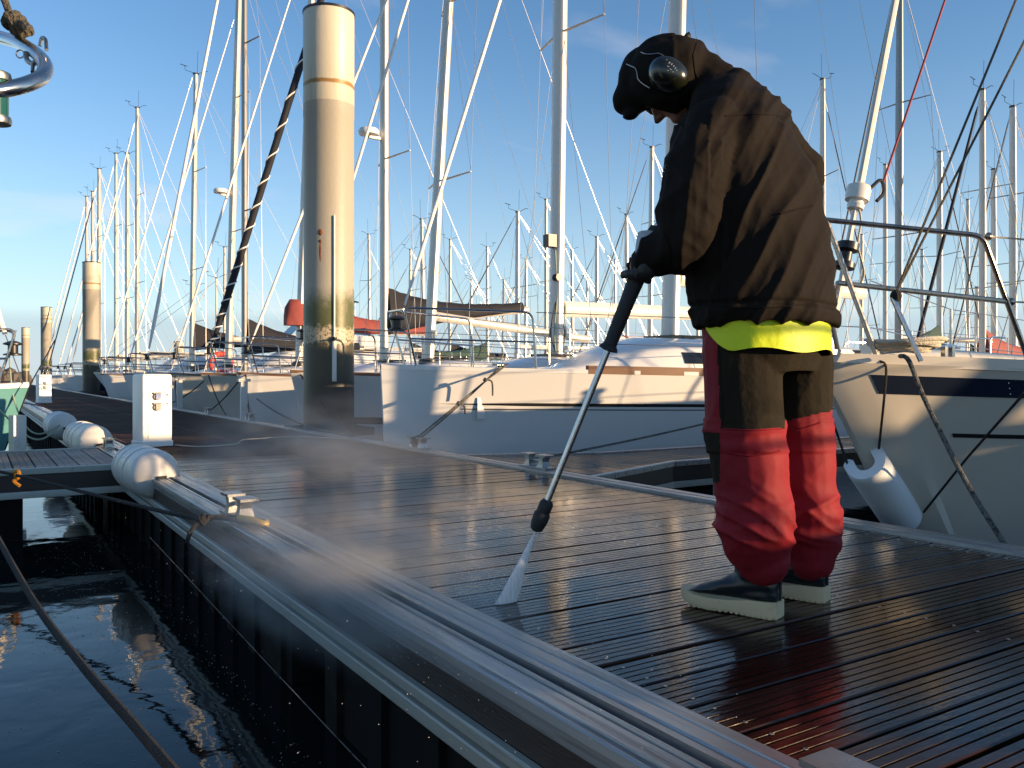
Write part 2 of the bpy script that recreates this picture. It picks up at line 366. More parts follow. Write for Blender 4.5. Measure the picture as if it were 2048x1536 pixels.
def plank_mesh(name, x0, x1, w, ridges=6, seed=0, wob=0.0):
    pr = plank_profile(w, ridges); rr = random.Random(seed)
    n = 2 if not wob else 7; rings = []
    for i in range(n):
        x = x0 + (x1 - x0) * i / (n - 1); dy = rr.uniform(-wob, wob); dz = rr.uniform(-wob, wob)
        rings.append([Vector((x, y + dy, z + (dz if z > -0.02 else 0))) for y, z in pr])
    m = MB().loft(rings, True, True); nf = len(m.f)
    for sx in (x0 + 0.07, (x0 + x1) / 2, x1 - 0.07):           # countersunk screw heads
        for sy in (-w * 0.30, w * 0.30):
            m.lathe([(0.0015, 0.0002), (0.0046, 0.0008), (0.0050, -0.0004)], (sx, sy + 0.004 * rr.random(), 0.0), 7)
    me = m.mesh(name, 25)
    me.materials.append(MT['plank']); me.materials.append(MT['tarn'])
    for p in me.polygons[nf:]: p.material_index = 1
    return me
pm = [plank_mesh('plank', -(S1 - S0) / 2 + 0.004, (S1 - S0) / 2 - 0.004, PW, 5, k, 0.0009) for k in range(5)]
rp_ = random.Random(11); q = Q0; n_pl = 0
while q < 27.0:
    o = bpy.data.objects.new('plank', pm[rp_.randrange(5)]); COL.objects.link(o); o.parent = pier
    o.location = ((S0 + S1) / 2, q, rp_.uniform(-0.0016, 0.0008)); o.rotation_euler = (rp_.uniform(-0.009, 0.009), rp_.uniform(-0.0006, 0.0006), 0)
    q += PITCH; n_pl += 1
far = MB()
while q < Q1:
    far.box(((S0 + S1) / 2, q, -0.014 + rp_.uniform(-0.0015, 0.001)), ((S1 - S0) / 2 - 0.004, PW / 2, 0.014)); q += PITCH
tag(obj('far_planks', far, MT['plank'], pier, smooth=False), kind='stuff')
# near edge: ridged aluminium beam with a deep dark slot, brown board under it, double lower rail
near_prof = [(1.203, -0.05), (1.203, 0.010), (1.199, 0.016), (1.166, 0.016), (1.164, 0.012), (1.158, 0.012), (1.156, 0.016), (1.118, 0.016), (1.114, 0.011), (1.106, 0.011), (1.102, 0.016),
             (1.084, 0.016), (1.082, -0.030), (1.060, -0.030), (1.058, 0.013), (1.046, 0.013), (1.044, 0.008), (1.036, 0.008), (1.034, 0.013), (0.994, 0.012), (0.992, 0.007), (0.984, 0.006), (0.974, 0.010), (0.968, 0.006), (0.966, -0.012), (0.978, -0.016), (0.978, -0.05)]
rail_prof = [(0.979, -0.1215), (0.962, -0.1225), (0.957, -0.127), (0.957, -0.150), (0.960, -0.153), (0.972, -0.155), (0.972, -0.163), (0.957, -0.165), (0.953, -0.169), (0.953, -0.200), (0.957, -0.205), (0.985, -0.207)]
far_prof = [(3.303, -0.05), (3.303, 0.012), (3.309, 0.016), (3.352, 0.016), (3.354, -0.012), (3.372, -0.012), (3.374, 0.016), (3.436, 0.016), (3.444, 0.010), (3.446, -0.05)]
seg = 6.0; q = Q0
while q < Q1 - 0.01:
    q2 = min(q + seg, Q1)
    obj('edge_beam', MB().prism(near_prof, q, q2 - 0.004), MT['alub'], pier, sharp=20)
    obj('edge_beam', MB().prism(far_prof, q, q2 - 0.004), MT['alub'], pier, sharp=20)
    obj('lower_rail', MB().prism(rail_prof, q, q2 - 0.004), MT['alur'], pier, sharp=20)
    obj('fascia_board', MB().box((0.992, (q + q2) / 2, -0.068), (0.012, (q2 - q) / 2 - 0.003, 0.0515)), MT['brownf'], pier, smooth=False)
    obj('fascia_board', MB().box((3.432, (q + q2) / 2, -0.10), (0.012, (q2 - q) / 2 - 0.003, 0.0495)), MT['brownf'], pier, smooth=False)
    # float under the segment, ribbed along its sides
    fb_ = MB().box((2.21, (q + q2) / 2, -0.42), (1.19, (q2 - q) / 2 - 0.18, 0.265))
    k = q + 0.3
    while k < q2 - 0.3:
        fb_.box((1.012, k, -0.42), (0.014, 0.05, 0.262)); fb_.box((3.408, k, -0.42), (0.014, 0.05, 0.262)); k += 0.36
    obj('float', fb_, MT['float'], pier, smooth=False)
    q = q2
# under-frame so that no light falls through the gaps
obj('under_frame', MB().box(((S0 + S1) / 2, (Q0 + Q1) / 2, -0.09), ((S1 - S0) / 2 + 0.08, (Q1 - Q0) / 2 - 0.02, 0.03)), MT['float'], pier, smooth=False)

def finger(name, label, x0, x1, qc, wroot, w, z0, pl_mat, edge='alub', gus=1.2):
    """side pontoon square to the pier; planks across it, wedge at the root"""
    f = empty(name, ((x0 + x1) / 2, qc, 0)); tag(f, label, 'pontoon')
    sg = 1 if x1 > x0 else -1; Lf = abs(x1 - x0); pl = 0.145; k = 0
    def half(x): 
        d = abs(x - x0)
        return w / 2 + max(0, (wroot - w) / 2 * (1 - d / gus))
    x = pl * 0.5
    while x < Lf - 0.05:
        hw = half(x0 + sg * x) - 0.055
        pr = plank_profile(0.134, 3, 0.006, 0.003)
        rings = [[Vector((x0 + sg * x + a, qc + y, z0 + zz_)) for a, zz_ in pr] for y in (-hw, hw)]
        obj('plank', MB().loft(rings), pl_mat, f, sharp=25); x += pl
    for sy in (-1, 1):
        for (d0, d1) in ((0, gus), (gus, Lf)):
            a0, a1 = half(x0 + sg * d0), half(x0 + sg * d1); xa, xb = x0 + sg * d0, x0 + sg * d1
            def rg(xx, a): return [Vector((xx, qc + sy * (a + dy), z0 + dz)) for dy, dz in ((-0.052, -0.03), (-0.052, 0.008), (-0.045, 0.012), (0.0, 0.012), (0.004, 0.006), (0.004, -0.03))]
            obj('edge_rail', MB().loft([rg(xa, a0), rg(xb, a1)]), MT[edge], f, sharp=25)
            def rb(xx, a): return [Vector((xx, qc + sy * (a + dy), z0 + dz)) for dy, dz in ((-0.03, -0.032), (-0.006, -0.032), (-0.006, -0.15), (-0.03, -0.15))]
            obj('side_board', MB().loft([rb(xa, a0), rb(xb, a1)]), MT['brownf'], f, smooth=False)
            def rl(xx, a): return [Vector((xx, qc + sy * (a + dy), z0 + dz)) for dy, dz in ((-0.03, -0.152), (0.0, -0.152), (0.004, -0.165), (0.004, -0.20), (-0.03, -0.205))]
            obj('lower_rail', MB().loft([rl(xa, a0), rl(xb, a1)]), MT['alur'], f, sharp=25)
    obj('under_frame', MB().box((x0 + sg * Lf / 2, qc, z0 - 0.07), (Lf / 2, w / 2 - 0.07, 0.03)), MT['float'], f, smooth=False)
    for fx in ([1.17, Lf - 0.9] if Lf > 4 else [Lf - 0.6]):
        obj('float', MB().box((x0 + sg * fx, qc, z0 - 0.42), (0.5, w / 2 - 0.04, 0.21)), MT['float'], f, smooth=False)
    return f
finger('side_pontoon', 'brown planked side pontoon between the two big white bows', 3.45, 12.0, 5.45, 1.9, 0.95, -0.01, MT['plank'])
finger('side_pontoon', 'grey weathered side pontoon at the left under the teal boat', 0.962, -6.5, 7.85, 1.75, 1.75, 0.0, MT['plankdry'], 'alur')

# ------------------------------------------------------------------ steel piles
def pile_mat(top_z):
    m = bpy.data.materials.new('painted_steel_pile'); m.use_nodes = True
    ns, ls = m.node_tree.nodes, m.node_tree.links; b = ns['Principled BSDF']; b.inputs['Roughness'].default_value = 0.42
    t = ns.new('ShaderNodeTexCoord'); sp = ns.new('ShaderNodeSeparateXYZ'); ls.new(t.outputs['Object'], sp.inputs[0])
    def math_(op, a, b_=None):
        n = ns.new('ShaderNodeMath'); n.operation = op
        for i, x in enumerate((a, b_)):
            if x is None: continue
            if isinstance(x, (int, float)): n.inputs[i].default_value = x
            else: ls.new(x, n.inputs[i])
        return n.outputs[0]
    def nz(scale, det=6, st=(1, 1, 1)):
        mp_ = ns.new('ShaderNodeMapping'); mp_.inputs['Scale'].default_value = st; ls.new(t.outputs['Object'], mp_.inputs[0])
        n = ns.new('ShaderNodeTexNoise'); n.inputs['Scale'].default_value = scale; n.inputs['Detail'].default_value = det; n.inputs['Roughness'].default_value = 0.65
        ls.new(mp_.outputs[0], n.inputs['Vector']); return n.outputs['Fac']
    def mix(fac, a, col):
        n = ns.new('ShaderNodeMix'); n.data_type = 'RGBA'
        if isinstance(fac, (int, float)): n.inputs['Factor'].default_value = fac
        else: ls.new(fac, n.inputs['Factor'])
        if isinstance(a, tuple): n.inputs['A'].default_value = a + (1,)
        else: ls.new(a, n.inputs['A'])
        n.inputs['B'].default_value = col + (1,); return n.outputs['Result']
    def band(z, lo, hi):   # 0 below lo, 1 above hi
        n = ns.new('ShaderNodeMapRange'); n.interpolation_type = 'SMOOTHSTEP'; n.inputs['From Min'].default_value = lo; n.inputs['From Max'].default_value = hi
        ls.new(z, n.inputs['Value']); return n.outputs[0]
    z = sp.outputs['Z']                                  # height above the planks
    zn = math_('ADD', z, math_('MULTIPLY', math_('SUBTRACT', nz(2.6), 0.5), 0.9))
    c = mix(band(z, top_z - 1.34, top_z - 1.33), (0.38, 0.35, 0.29), (0.56, 0.51, 0.40))      # upper sleeve newer paint
    c = mix(math_('MULTIPLY', band(nz(3.0, 6, (6, 6, 0.35)), 0.5, 0.8), 0.5), c, (0.40, 0.30, 0.17))
    c = mix(band(math_('SUBTRACT', 0, math_('ABSOLUTE', math_('SUBTRACT', math_('ADD', z, math_('MULTIPLY', math_('SUBTRACT', nz(9), 0.5), 0.05)), top_z - 1.10))), -0.035, -0.012), c, (0.30, 0.17, 0.05))  # rusty weld ring
    c = mix(math_('MULTIPLY', math_('SUBTRACT', 1.0, band(zn, 1.45, 1.85)), 0.95), c, (0.075, 0.085, 0.022))       # weed
    c = mix(math_('MULTIPLY', math_('SUBTRACT', 1.0, band(zn, 1.05, 1.45)), 0.9), c, (0.055, 0.042, 0.026))
    # ring of pale barnacles
    bz = math_('ABSOLUTE', math_('SUBTRACT', math_('ADD', z, math_('MULTIPLY', math_('SUBTRACT', nz(6), 0.5), 0.45)), 1.18))
    c = mix(math_('MULTIPLY', math_('SUBTRACT', 1.0, band(bz, 0.06, 0.13)), band(nz(34, 3), 0.36, 0.5)), c, (0.46, 0.38, 0.25))
    c = mix(math_('SUBTRACT', 1.0, band(zn, 0.35, 0.7)), c, (0.035, 0.03, 0.024))  # shaded foot of the pile, its shade put into the colour
    ls.new(c, b.inputs['Base Color'])
    bp = ns.new('ShaderNodeBump'); bp.inputs['Strength'].default_value = 0.25; bp.inputs['Distance'].default_value = 0.01
    ls.new(nz(18, 5), bp.inputs['Height']); ls.new(bp.outputs[0], b.inputs['Normal'])
    return m
MT['pile'] = pile_mat(5.42); MT['rust'] = mat('rust_patch', (0.20, 0.06, 0.015), 0.8, var=0.5, scale=30, bump=0.4)
def pile(s, q, rad, top, label, conduit=False):
    p = empty('mooring_pile', (s, q, 0)); tag(p, label, 'pile', 'steel mooring piles along the pontoon')
    part('shaft', MB().lathe([(rad, -2.5), (rad, 1.0), (rad, top - 1.34), (rad + 0.004, top - 1.335), (rad + 0.004, top - 0.03)], n=40), MT['pile'], p)
    part('cap_rim', MB().lathe([(rad - 0.01, top - 0.03), (rad + 0.012, top - 0.03), (rad + 0.012, top), (rad - 0.02, top + 0.012), (0.02, top + 0.02)], n=40), MT['black'], p)
    # guide collar fixed round it at deck level
    cb = MB()
    for sx in (-1, 1):
        cb.box((sx * (rad + 0.09), 0, -0.02), (0.03, rad + 0.12, 0.05)); cb.box((0, sx * (rad + 0.09), -0.02), (rad + 0.06, 0.03, 0.05))
    part('guide_collar', cb, MT['brownf'], p, smooth=False)
    if conduit:
        a = math.atan2(-cs * 0.97 - 0.12, -0.30); d = (CX * 0.40 - CY * 0.92).normalized()
        c = d * (rad + 0.014)
        part('conduit', MB().tube([(c.x, c.y, 0.6), (c.x, c.y, 1.1)], 0.028, 12), MT['fend'], p)
        part('conduit', MB().tube([(c.x, c.y, 1.15), (c.x, c.y, 2.65)], 0.012, 12), MT['fend'], p)
        part('conduit_clamp', MB().tube([(c.x, c.y, 1.10), (c.x, c.y, 1.15)], 0.032, 12), MT['black'], p)
        d2 = (CX * -0.12 - CY * 0.99).normalized(); c2 = d2 * (rad - 0.006)
        part('rust_lug', MB().ell((c2.x, c2.y, 2.44), (0.030, 0.014, 0.045), Matrix.Rotation(R(-YAW - 7), 3, 'Z')), MT['rust'], p)
        part('rust_streak', MB().ell((c2.x, c2.y, 2.20), (0.011, 0.009, 0.15), Matrix.Rotation(R(-YAW - 7), 3, 'Z')), MT['rust'], p)
        part('rust_lug', MB().ell((c2.x, c2.y, 2.33), (0.020, 0.012, 0.025), Matrix.Rotation(R(-YAW - 7), 3, 'Z')), MT['rust'], p)
    return p
pile(3.80, 10.36, 0.315, 5.27, 'thick cream steel pile with weed and rust behind the wet pontoon', True)
pile(3.95, 37.7, 0.33, 5.18, 'second pile along, standing behind the nearer power pedestal')
pile(3.95, 63.0, 0.33, 5.1, 'third pile along, above the farther power pedestal')
pile(3.95, 90.0, 0.33, 5.05, 'fourth and smallest cream pile, leftmost of the row')
pile(15.0, 78.0, 0.40, 3.6, 'short far pile between the second and third piles of the row')
# ------------------------------------------------------------------ sailing boats
HT_ = [0, .004, .008, .014, .02, .028, .036, .045, .055, .066, .078, .092, .106, .12, .14, .16, .18, .2, .22, .25, .28, .31, .34, .37, .4, .44, .48, .5, .52, .56, .6, .65, .7, .75, .8, .85, .9, .95, 1.0]
class Hull:
    """local frame: x aft from the stem head, y across, z up from the waterline"""
    def __init__(s, L, B, fb, rake, fine=0.95, fs=0.82):
        s.L, s.B, s.fb, s.rake, s.fine, s.fs = L, B, fb, rake, fine, fs
    def sheer(s, t): return s.fb * (s.fs + (1 - s.fs) * (1 - t) ** 2)
    def half(s, t):
        b = s.B / 2
        if t < 0.5: return b * max(0.0, math.sin(math.pi / 2 * (t / 0.5))) ** s.fine + 0.012
        return b * (1 - 0.22 * ((t - 0.5) / 0.5) ** 2) + 0.012
    def pt(s, t, f, side, off=0.0):
        """f = 1 at the sheer, 0 at the waterline, negative below"""
        b = s.half(t); bw = b * (0.62 + 0.30 * min(1, t / 0.5)) if t > 0.02 else b
        ff = max(f, 0.0)
        y = bw + (b - bw) * ff ** 1.25
        if f < 0: y = bw * (1 + 0.9 * f)
        z = s.sheer(t) * f
        x = t * s.L + s.rake * (1 - f) * (1 - t) ** 4
        return Vector((x, side * (y + off), z))
    def mesh(s):
        T = HT_
        F = [1.0, 0.95, 0.9, 0.85, 0.775, 0.7, 0.625, 0.55, 0.4, 0.2, 0.0, -0.3]
        rings = []
        for t in T:
            ring = [s.pt(t, f, -1) for f in F] + [s.pt(t, f, 1) for f in reversed(F)]
            rings.append(ring)
        return MB().loft(rings, False, False).loft([rings[-1][:12], list(reversed(rings[-1][12:]))], False, False).loft([rings[0][:12], list(reversed(rings[0][12:]))], False, False)
    def strip(s, f0, f1, t0, t1, side, off=0.004, n=14, taper=0.0):
        a, b = [], []
        ts = [t0] + [t for t in HT_ if t0 < t < t1] + [t1]
        for t in ts:
            w = min(1.0, (t - t0) / (taper * (t1 - t0))) if taper else 1.0
            fm_ = (f0 + f1) / 2
            a.append(s.pt(t, fm_ + (f0 - fm_) * w, side, off)); b.append(s.pt(t, fm_ + (f1 - fm_) * w, side, off))
        c = [p - Vector((0, side * (off + 0.006), 0)) for p in b]; d = [p - Vector((0, side * (off + 0.006), 0)) for p in a]
        return MB().loft([a, b, c, d, a], False, False)
    def deck(s):
        T = [0, .02, .05, .1, .16, .22, .3, .4, .5, .6, .7, .8, .9, 1.0]; rings = []
        for t in T:
            z = s.sheer(t) - 0.004; b = s.half(t) - 0.004
            rings.append([Vector((t * s.L, b * k, z + 0.05 * (1 - k * k))) for k in (-1, -.6, -.2, .2, .6, 1)])
        return MB().loft(rings, False, False)
    def toe(s, side, h=0.035, w=0.03, t0=0.0, t1=1.0, n=16):
        rings = []
        for i in range(n + 1):
            t = t0 + (t1 - t0) * i / n; b = s.half(t); z = s.sheer(t)
            rings.append([Vector((t * s.L, side * (b + dy), z + dz)) for dy, dz in ((0.004, -0.012), (0.004, h), (-w, h), (-w, -0.012))])
        return MB().loft(rings)
    def cabin(s, x0, x1, h, wf=0.60, ramp=1.6):
        rings = []
        for i in range(15):
            x = x0 + (x1 - x0) * i / 14; t = x / s.L; z = s.sheer(t) + 0.02
            k = min(1, (x - x0) / ramp); hh = h * (k * k * (3 - 2 * k)) + 0.012
            if i == 14: hh = h
            w = min(s.half(t) * wf, s.half(min(1, t)) - 0.2) if t > 0.15 else s.half(t) * wf
            w *= 0.35 + 0.65 * min(1, k * 1.2)
            rings.append([Vector((x, w * a, z + hh * c)) for a, c in ((-1.12, -.3), (-1.06, .15), (-.98, .55), (-.9, .8), (-.74, .95), (-.4, 1.06), (0, 1.1), (.4, 1.06), (.74, .95), (.9, .8), (.98, .55), (1.06, .15), (1.12, -.3))])
        m = MB().loft(rings, False, False); e = rings[-1]
        m.add(e, [tuple(range(len(e)))]); return m
    def cabin_side(s, x, x0, h, c, side, wf=0.60, ramp=1.6, off=0.012):
        t = x / s.L; k = min(1, (x - x0) / ramp); hh = h * (k * k * (3 - 2 * k)) + 0.012
        w = min(s.half(t) * wf, s.half(t) - 0.2) * (0.35 + 0.65 * min(1, k * 1.2))
        a = 1.06 + (0.98 - 1.06) * (c - 0.15) / 0.4
        return Vector((x, side * (w * a + off), s.sheer(t) + 0.02 + hh * c))

def bend(pts, r=0.08, n=5):
    """round the inner corners of a polyline"""
    pts = [Vector(p) for p in pts]; o = [pts[0]]
    for i in range(1, len(pts) - 1):
        a, b, c = pts[i - 1], pts[i], pts[i + 1]
        d0 = min(r, (a - b).length * 0.45); d1 = min(r, (c - b).length * 0.45)
        p0 = b + (a - b).normalized() * d0; p1 = b + (c - b).normalized() * d1
        for k in range(n + 1):
            t = k / n; o.append(p0 * (1 - t) ** 2 + b * 2 * t * (1 - t) + p1 * t * t)
    o.append(pts[-1]); return o

def masthead(mb, x, z, r):
    mb.tube([(x, 0, z), (x, 0, z + 0.05)], r * 1.15, 6)
    mb.tube([(x - 0.05, 0, z + 0.05), (x - 0.35, 0.05, z + 0.12), (x - 0.38, 0.05, z + 0.28)], 0.008, 4)
    mb.tube([(x - 0.52, 0.05, z + 0.30), (x - 0.28, 0.05, z + 0.26)], 0.012, 4)
    mb.tube([(x + 0.05, 0, z + 0.05), (x + 0.07, 0, z + 0.85)], 0.006, 4)
    mb.tube([(x + 0.1, 0, z + 0.05), (x + 0.28, -0.08, z + 0.16), (x + 0.40, -0.08, z + 0.17)], 0.010, 4)

def sailboat(label, s, q, L=9.6, B=3.1, fb=1.22, rake=0.25, dirn=1, mast_x=3.8, mast_top=13.0, mast_r=0.09, lean=0.0, detail=2,
             hull='gel', mastm='alum', stay='sailw', stay_r=0.045, stay_frac=1.0, boom=True, cover=None, cab_h=0.34, stripe=None, wr=0.0045,
             spread=2, group='sailing boats along the far side of the pontoon', radar=None, spin=0.0, name='sailboat', stay_wrap=False, fine=0.95, boom_rise=0.0, boom_r=0.065, cab_x=None, fs=0.82, toe=None):
    H = Hull(L, B, fb, rake, fine, fs)
    b = empty(name, (s, q, WZ), (0 if dirn > 0 else math.pi) + spin); tag(b, label, 'sailboat', group)
    hl = part('hull', H.mesh(), MT[hull], b, sharp=30)
    part('deck', H.deck(), MT['deckw'], b)
    for sd_ in (-1, 1): part('toe_rail', H.toe(sd_, 0.03), MT[toe or ('teak' if detail > 1 else 'alum')], b, sharp=20)
    if stripe:
        for sd_ in (-1, 1): part('hull_stripe', H.strip(stripe[1], stripe[2], stripe[3], 0.97, sd_, 0.003, taper=stripe[4]), MT[stripe[0]], hl)
    cx0, cx1 = cab_x or (L * 0.24, L * 0.68)
    part('coachroof', H.cabin(cx0, cx1, cab_h), MT['gel'], b, sharp=35)
    if detail:
        for sd_ in (-1, 1):
            for (a0, a1) in ((0.30, 0.52), (0.58, 0.86)):
                xs = [cx0 + (cx1 - cx0) * (a0 + (a1 - a0) * i / 5) for i in range(6)]
                lo = [H.cabin_side(x, cx0, cab_h, 0.28, sd_) for x in xs]; hi = [H.cabin_side(x, cx0, cab_h, 0.60, sd_) for x in xs]
                inn = Vector((0, -sd_ * 0.016, 0))
                part('window', MB().loft([lo, hi, [p + inn for p in hi], [p + inn for p in lo], lo], False, False), MT['glass'], b, smooth=False)
    # cockpit: coamings, hatch and spray hood
    if detail:
        zc = H.sheer(0.75) + 0.02; cw = H.half(0.75) * 0.62
        for sd_ in (-1, 1): part('cockpit_coaming', MB().box((L * 0.82, sd_ * cw, zc + 0.11), (L * 0.13, 0.05, 0.12)), MT['gel'], b)
        part('hatch', MB().box((cx0 + (cx1 - cx0) * 0.42, 0, H.sheer(0.4) + cab_h * 1.1 + 0.045), (0.26, 0.26, 0.02)), MT['glass'], b)
    # mast, spreaders, stays
    zd = H.sheer(mast_x / L) + (cab_h * 1.0 if mast_x > cx0 + 0.6 else 0.05)
    zt = mast_top - WZ; mx = lambda z: mast_x + lean * (z - zd) / (zt - zd)
    ms = part('mast', MB().tube([(mx(zd), 0, zd - 0.05), (mx(zd + 0.6 * (zt - zd)), 0, zd + 0.6 * (zt - zd)), (mx(zt), 0, zt)], [mast_r, mast_r, mast_r * 0.8], 10, sq=1.3), MT[mastm], b)
    hb = MB(); masthead(hb, mx(zt), zt, mast_r); part('masthead_gear', hb, MT['black'], b)
    if detail: part('mast_step', MB().lathe([(mast_r * 2.0, zd - 0.03), (mast_r * 1.9, zd + 0.05), (mast_r * 1.25, zd + 0.08)], (mx(zd), 0, 0), 12), MT['black'], ms)
    bx = H.half(mast_x / L)
    tips = []
    for k in range(spread):
        fz = zd + (zt - zd) * ((k + 1) / (spread + 1) * (1.0 if spread > 1 else 1.05)); ln = B * (0.33 - 0.06 * k)
        lv = []
        for sd_ in (-1, 1):
            tip = Vector((mx(fz) + 0.22, sd_ * ln, fz + 0.05)); lv.append(tip)
            part('spreader', MB().tube([(mx(fz), sd_ * mast_r, fz), tip], [0.035, 0.022], 6, sq=0.5), MT[mastm if detail else 'mastd'], b)
        tips.append(lv)
    for i, sd_ in enumerate((-1, 1)):
        ch = Vector((mast_x + 0.25, sd_ * (bx - 0.12), H.sheer(mast_x / L) + 0.02))
        part('shroud', MB().tube([ch] + [lv[i] for lv in tips] + [Vector((mx(zt - 0.3), sd_ * mast_r, zt - 0.3))], wr, 5), MT['wire'], b)
        if detail and tips:
            z1 = tips[0][i].z - 0.08
            part('lower_shroud', MB().tube([ch + Vector((-0.35, 0, 0)), Vector((mx(z1), sd_ * mast_r, z1))], wr, 5), MT['wire'], b)
            if len(tips) > 1:
                z2 = tips[1][i].z - 0.08
                part('diagonal_shroud', MB().tube([tips[0][i], Vector((mx(z2), sd_ * mast_r, z2))], wr, 5), MT['wire'], b)
    part('backstay', MB().tube([(L - 0.05, 0, H.sheer(1.0) + 0.05), (mx(zt), 0, zt)], wr, 5), MT['wire'], b)
    zs = zd + (zt - zd) * stay_frac - 0.12; stem = Vector((0.06, 0, H.sheer(0) + 0.04)); hd = Vector((mx(zs) - mast_r * 1.2, 0, zs))
    part('forestay', MB().tube([stem, hd], wr * 1.3, 5), MT['wire'], b)
    if stay:
        fs_ = part('furled_sail', MB().tube([stem.lerp(hd, k) for k in (0.05, 0.09, 0.5, 0.93, 0.955)], [stay_r * 0.5, stay_r, stay_r * 1.05, stay_r * 0.7, 0.012], 10), MT[stay], b)
        if detail: part('furler_drum', MB().lathe([(0.02, 0), (0.095, 0.004), (0.095, 0.018), (0.05, 0.03), (0.05, 0.11), (0.095, 0.12), (0.095, 0.135), (0.03, 0.16)], stem.lerp(hd, 0.028), 14), MT['black'], b)
        if stay_wrap:                                   # white line wound round the rolled black sail
            a = (hd - stem).normalized(); e1 = a.cross(Vector((0, 1, 0))).normalized(); e2 = a.cross(e1); ps = []; ll = (hd - stem).length
            n = 900; ph = 0
            for i in range(n + 1):
                k = 0.05 + 0.87 * i / n; ph += (2 * math.pi) * (ll * 0.87 / n) / (0.16 + 0.62 * min(1, k * 1.9))
                ps.append(stem.lerp(hd, k) + (e1 * math.cos(ph) + e2 * math.sin(ph)) * (stay_r * 1.08))
            part('sail_lashing', MB().tube(ps, 0.014, 5), MT['sailw'], fs_)
    # boom with its cover
    if boom:
        bz = zd + 0.85; b0 = Vector((mast_x + mast_r * 1.4, 0, bz)); b1 = Vector((mast_x + L * 0.40, 0, bz + boom_rise))
        bo = part('boom', MB().tube([b0, b1], [boom_r, boom_r * 0.9], 10, sq=1.35), MT[mastm], b)
        part('gooseneck', MB().box(b0, (0.05, 0.035, 0.06)), MT['black'], bo)
        part('topping_lift', MB().tube([b1, (mx(zt), 0, zt)], wr * 0.8, 5), MT['wire'], b)
        part('mainsheet', MB().tube([b1.lerp(b0, 0.1), (L * 0.72, 0, H.sheer(0.75) + 0.15)], wr * 1.6, 5), MT['ropew'], b)
        if cover:
            rings = []; rr = random.Random(int(q * 10))
            for i in range(25):
                k = i / 24; c = b0.lerp(b1, -0.015 + k * 0.97); hgt = 0.16 + 0.46 * (1 - k) ** 3.2 + 0.14 * (1 - k) + rr.uniform(-0.012, 0.012); wd = 0.11 + 0.08 * (1 - k) + rr.uniform(-0.008, 0.008)
                rings.append([c + Vector((0, wd * a, hgt * d + 0.02)) for a, d in ((-.55, -.32), (-1, -.1), (-.95, .3), (-.55, .75), (-.12, 1), (.12, 1), (.55, .75), (.95, .3), (1, -.1), (.55, -.32))])
            part('sail_cover', MB().loft(rings), MT[cover], b, sharp=60)
    if radar:
        rz = radar - WZ
        rd = part('radar_dome', MB().lathe([(0.10, 0), (0.20, 0.015), (0.215, 0.06), (0.215, 0.10), (0.19, 0.135), (0.06, 0.15)], (mx(rz) - mast_r - 0.26, 0, rz), 18), MT['radar'], b)
        part('bracket', MB().box((mx(rz) - mast_r - 0.10, 0, rz - 0.03), (0.16, 0.04, 0.025)), MT['alum'], rd)
    # guard rails
    if detail:
        z0 = H.sheer(0.0); hp = 0.62; tr = 0.0125
        def edge(t, sd_, z=0.0): return Vector((t * L, sd_ * (H.half(t) - 0.05), H.sheer(t) + z))
        pm_ = MB()
        for sd_ in (-1, 1):
            f0 = edge(0.035, sd_); a0 = edge(0.15, sd_)
            pm_.tube(bend([f0, f0 + Vector((-0.18, sd_ * 0.06, hp)), Vector((a0.x - 0.05, a0.y, a0.z + hp)), a0], 0.1), tr, 7)
            pm_.tube([f0 + Vector((-0.09, sd_ * 0.03, hp * 0.5)), Vector((a0.x - 0.02, a0.y, a0.z + hp * 0.5))], tr * 0.9, 6)
        pm_.tube([edge(0.035, -1) + Vector((-0.17, -0.055, hp * 0.97)), edge(0.035, 1) + Vector((-0.17, 0.055, hp * 0.97))], tr, 7)
        part('pulpit', pm_, MT['steel'], b)
        for sd_ in (-1, 1):
            tops = [edge(0.15, sd_, hp)]; mids = [edge(0.15, sd_, hp * 0.5)]
            for t in (0.34, 0.52, 0.70, 0.88):
                e = edge(t, sd_); part('stanchion', MB().tube([e, e + Vector((0, 0, hp))], 0.0125, 6), MT['steel'], b)
                tops.append(e + Vector((0, 0, hp))); mids.append(e + Vector((0, 0, hp * 0.5)))
            part('lifeline', MB().tube(tops, 0.0045, 5), MT['wire'], b); part('lifeline', MB().tube(mids, 0.0045, 5), MT['wire'], b)
        psh = MB()
        a, c = edge(0.93, -1), edge(0.93, 1); e, g = edge(0.995, -1), edge(0.995, 1); up = Vector((0, 0, hp))
        psh.tube(bend([a, a + up, e + up, g + up, c + up, c], 0.12), tr, 7); psh.tube([e, e + up], tr, 6); psh.tube([g, g + up], tr, 6)
        part('pushpit', psh, MT['steel'], b)
    return b, H

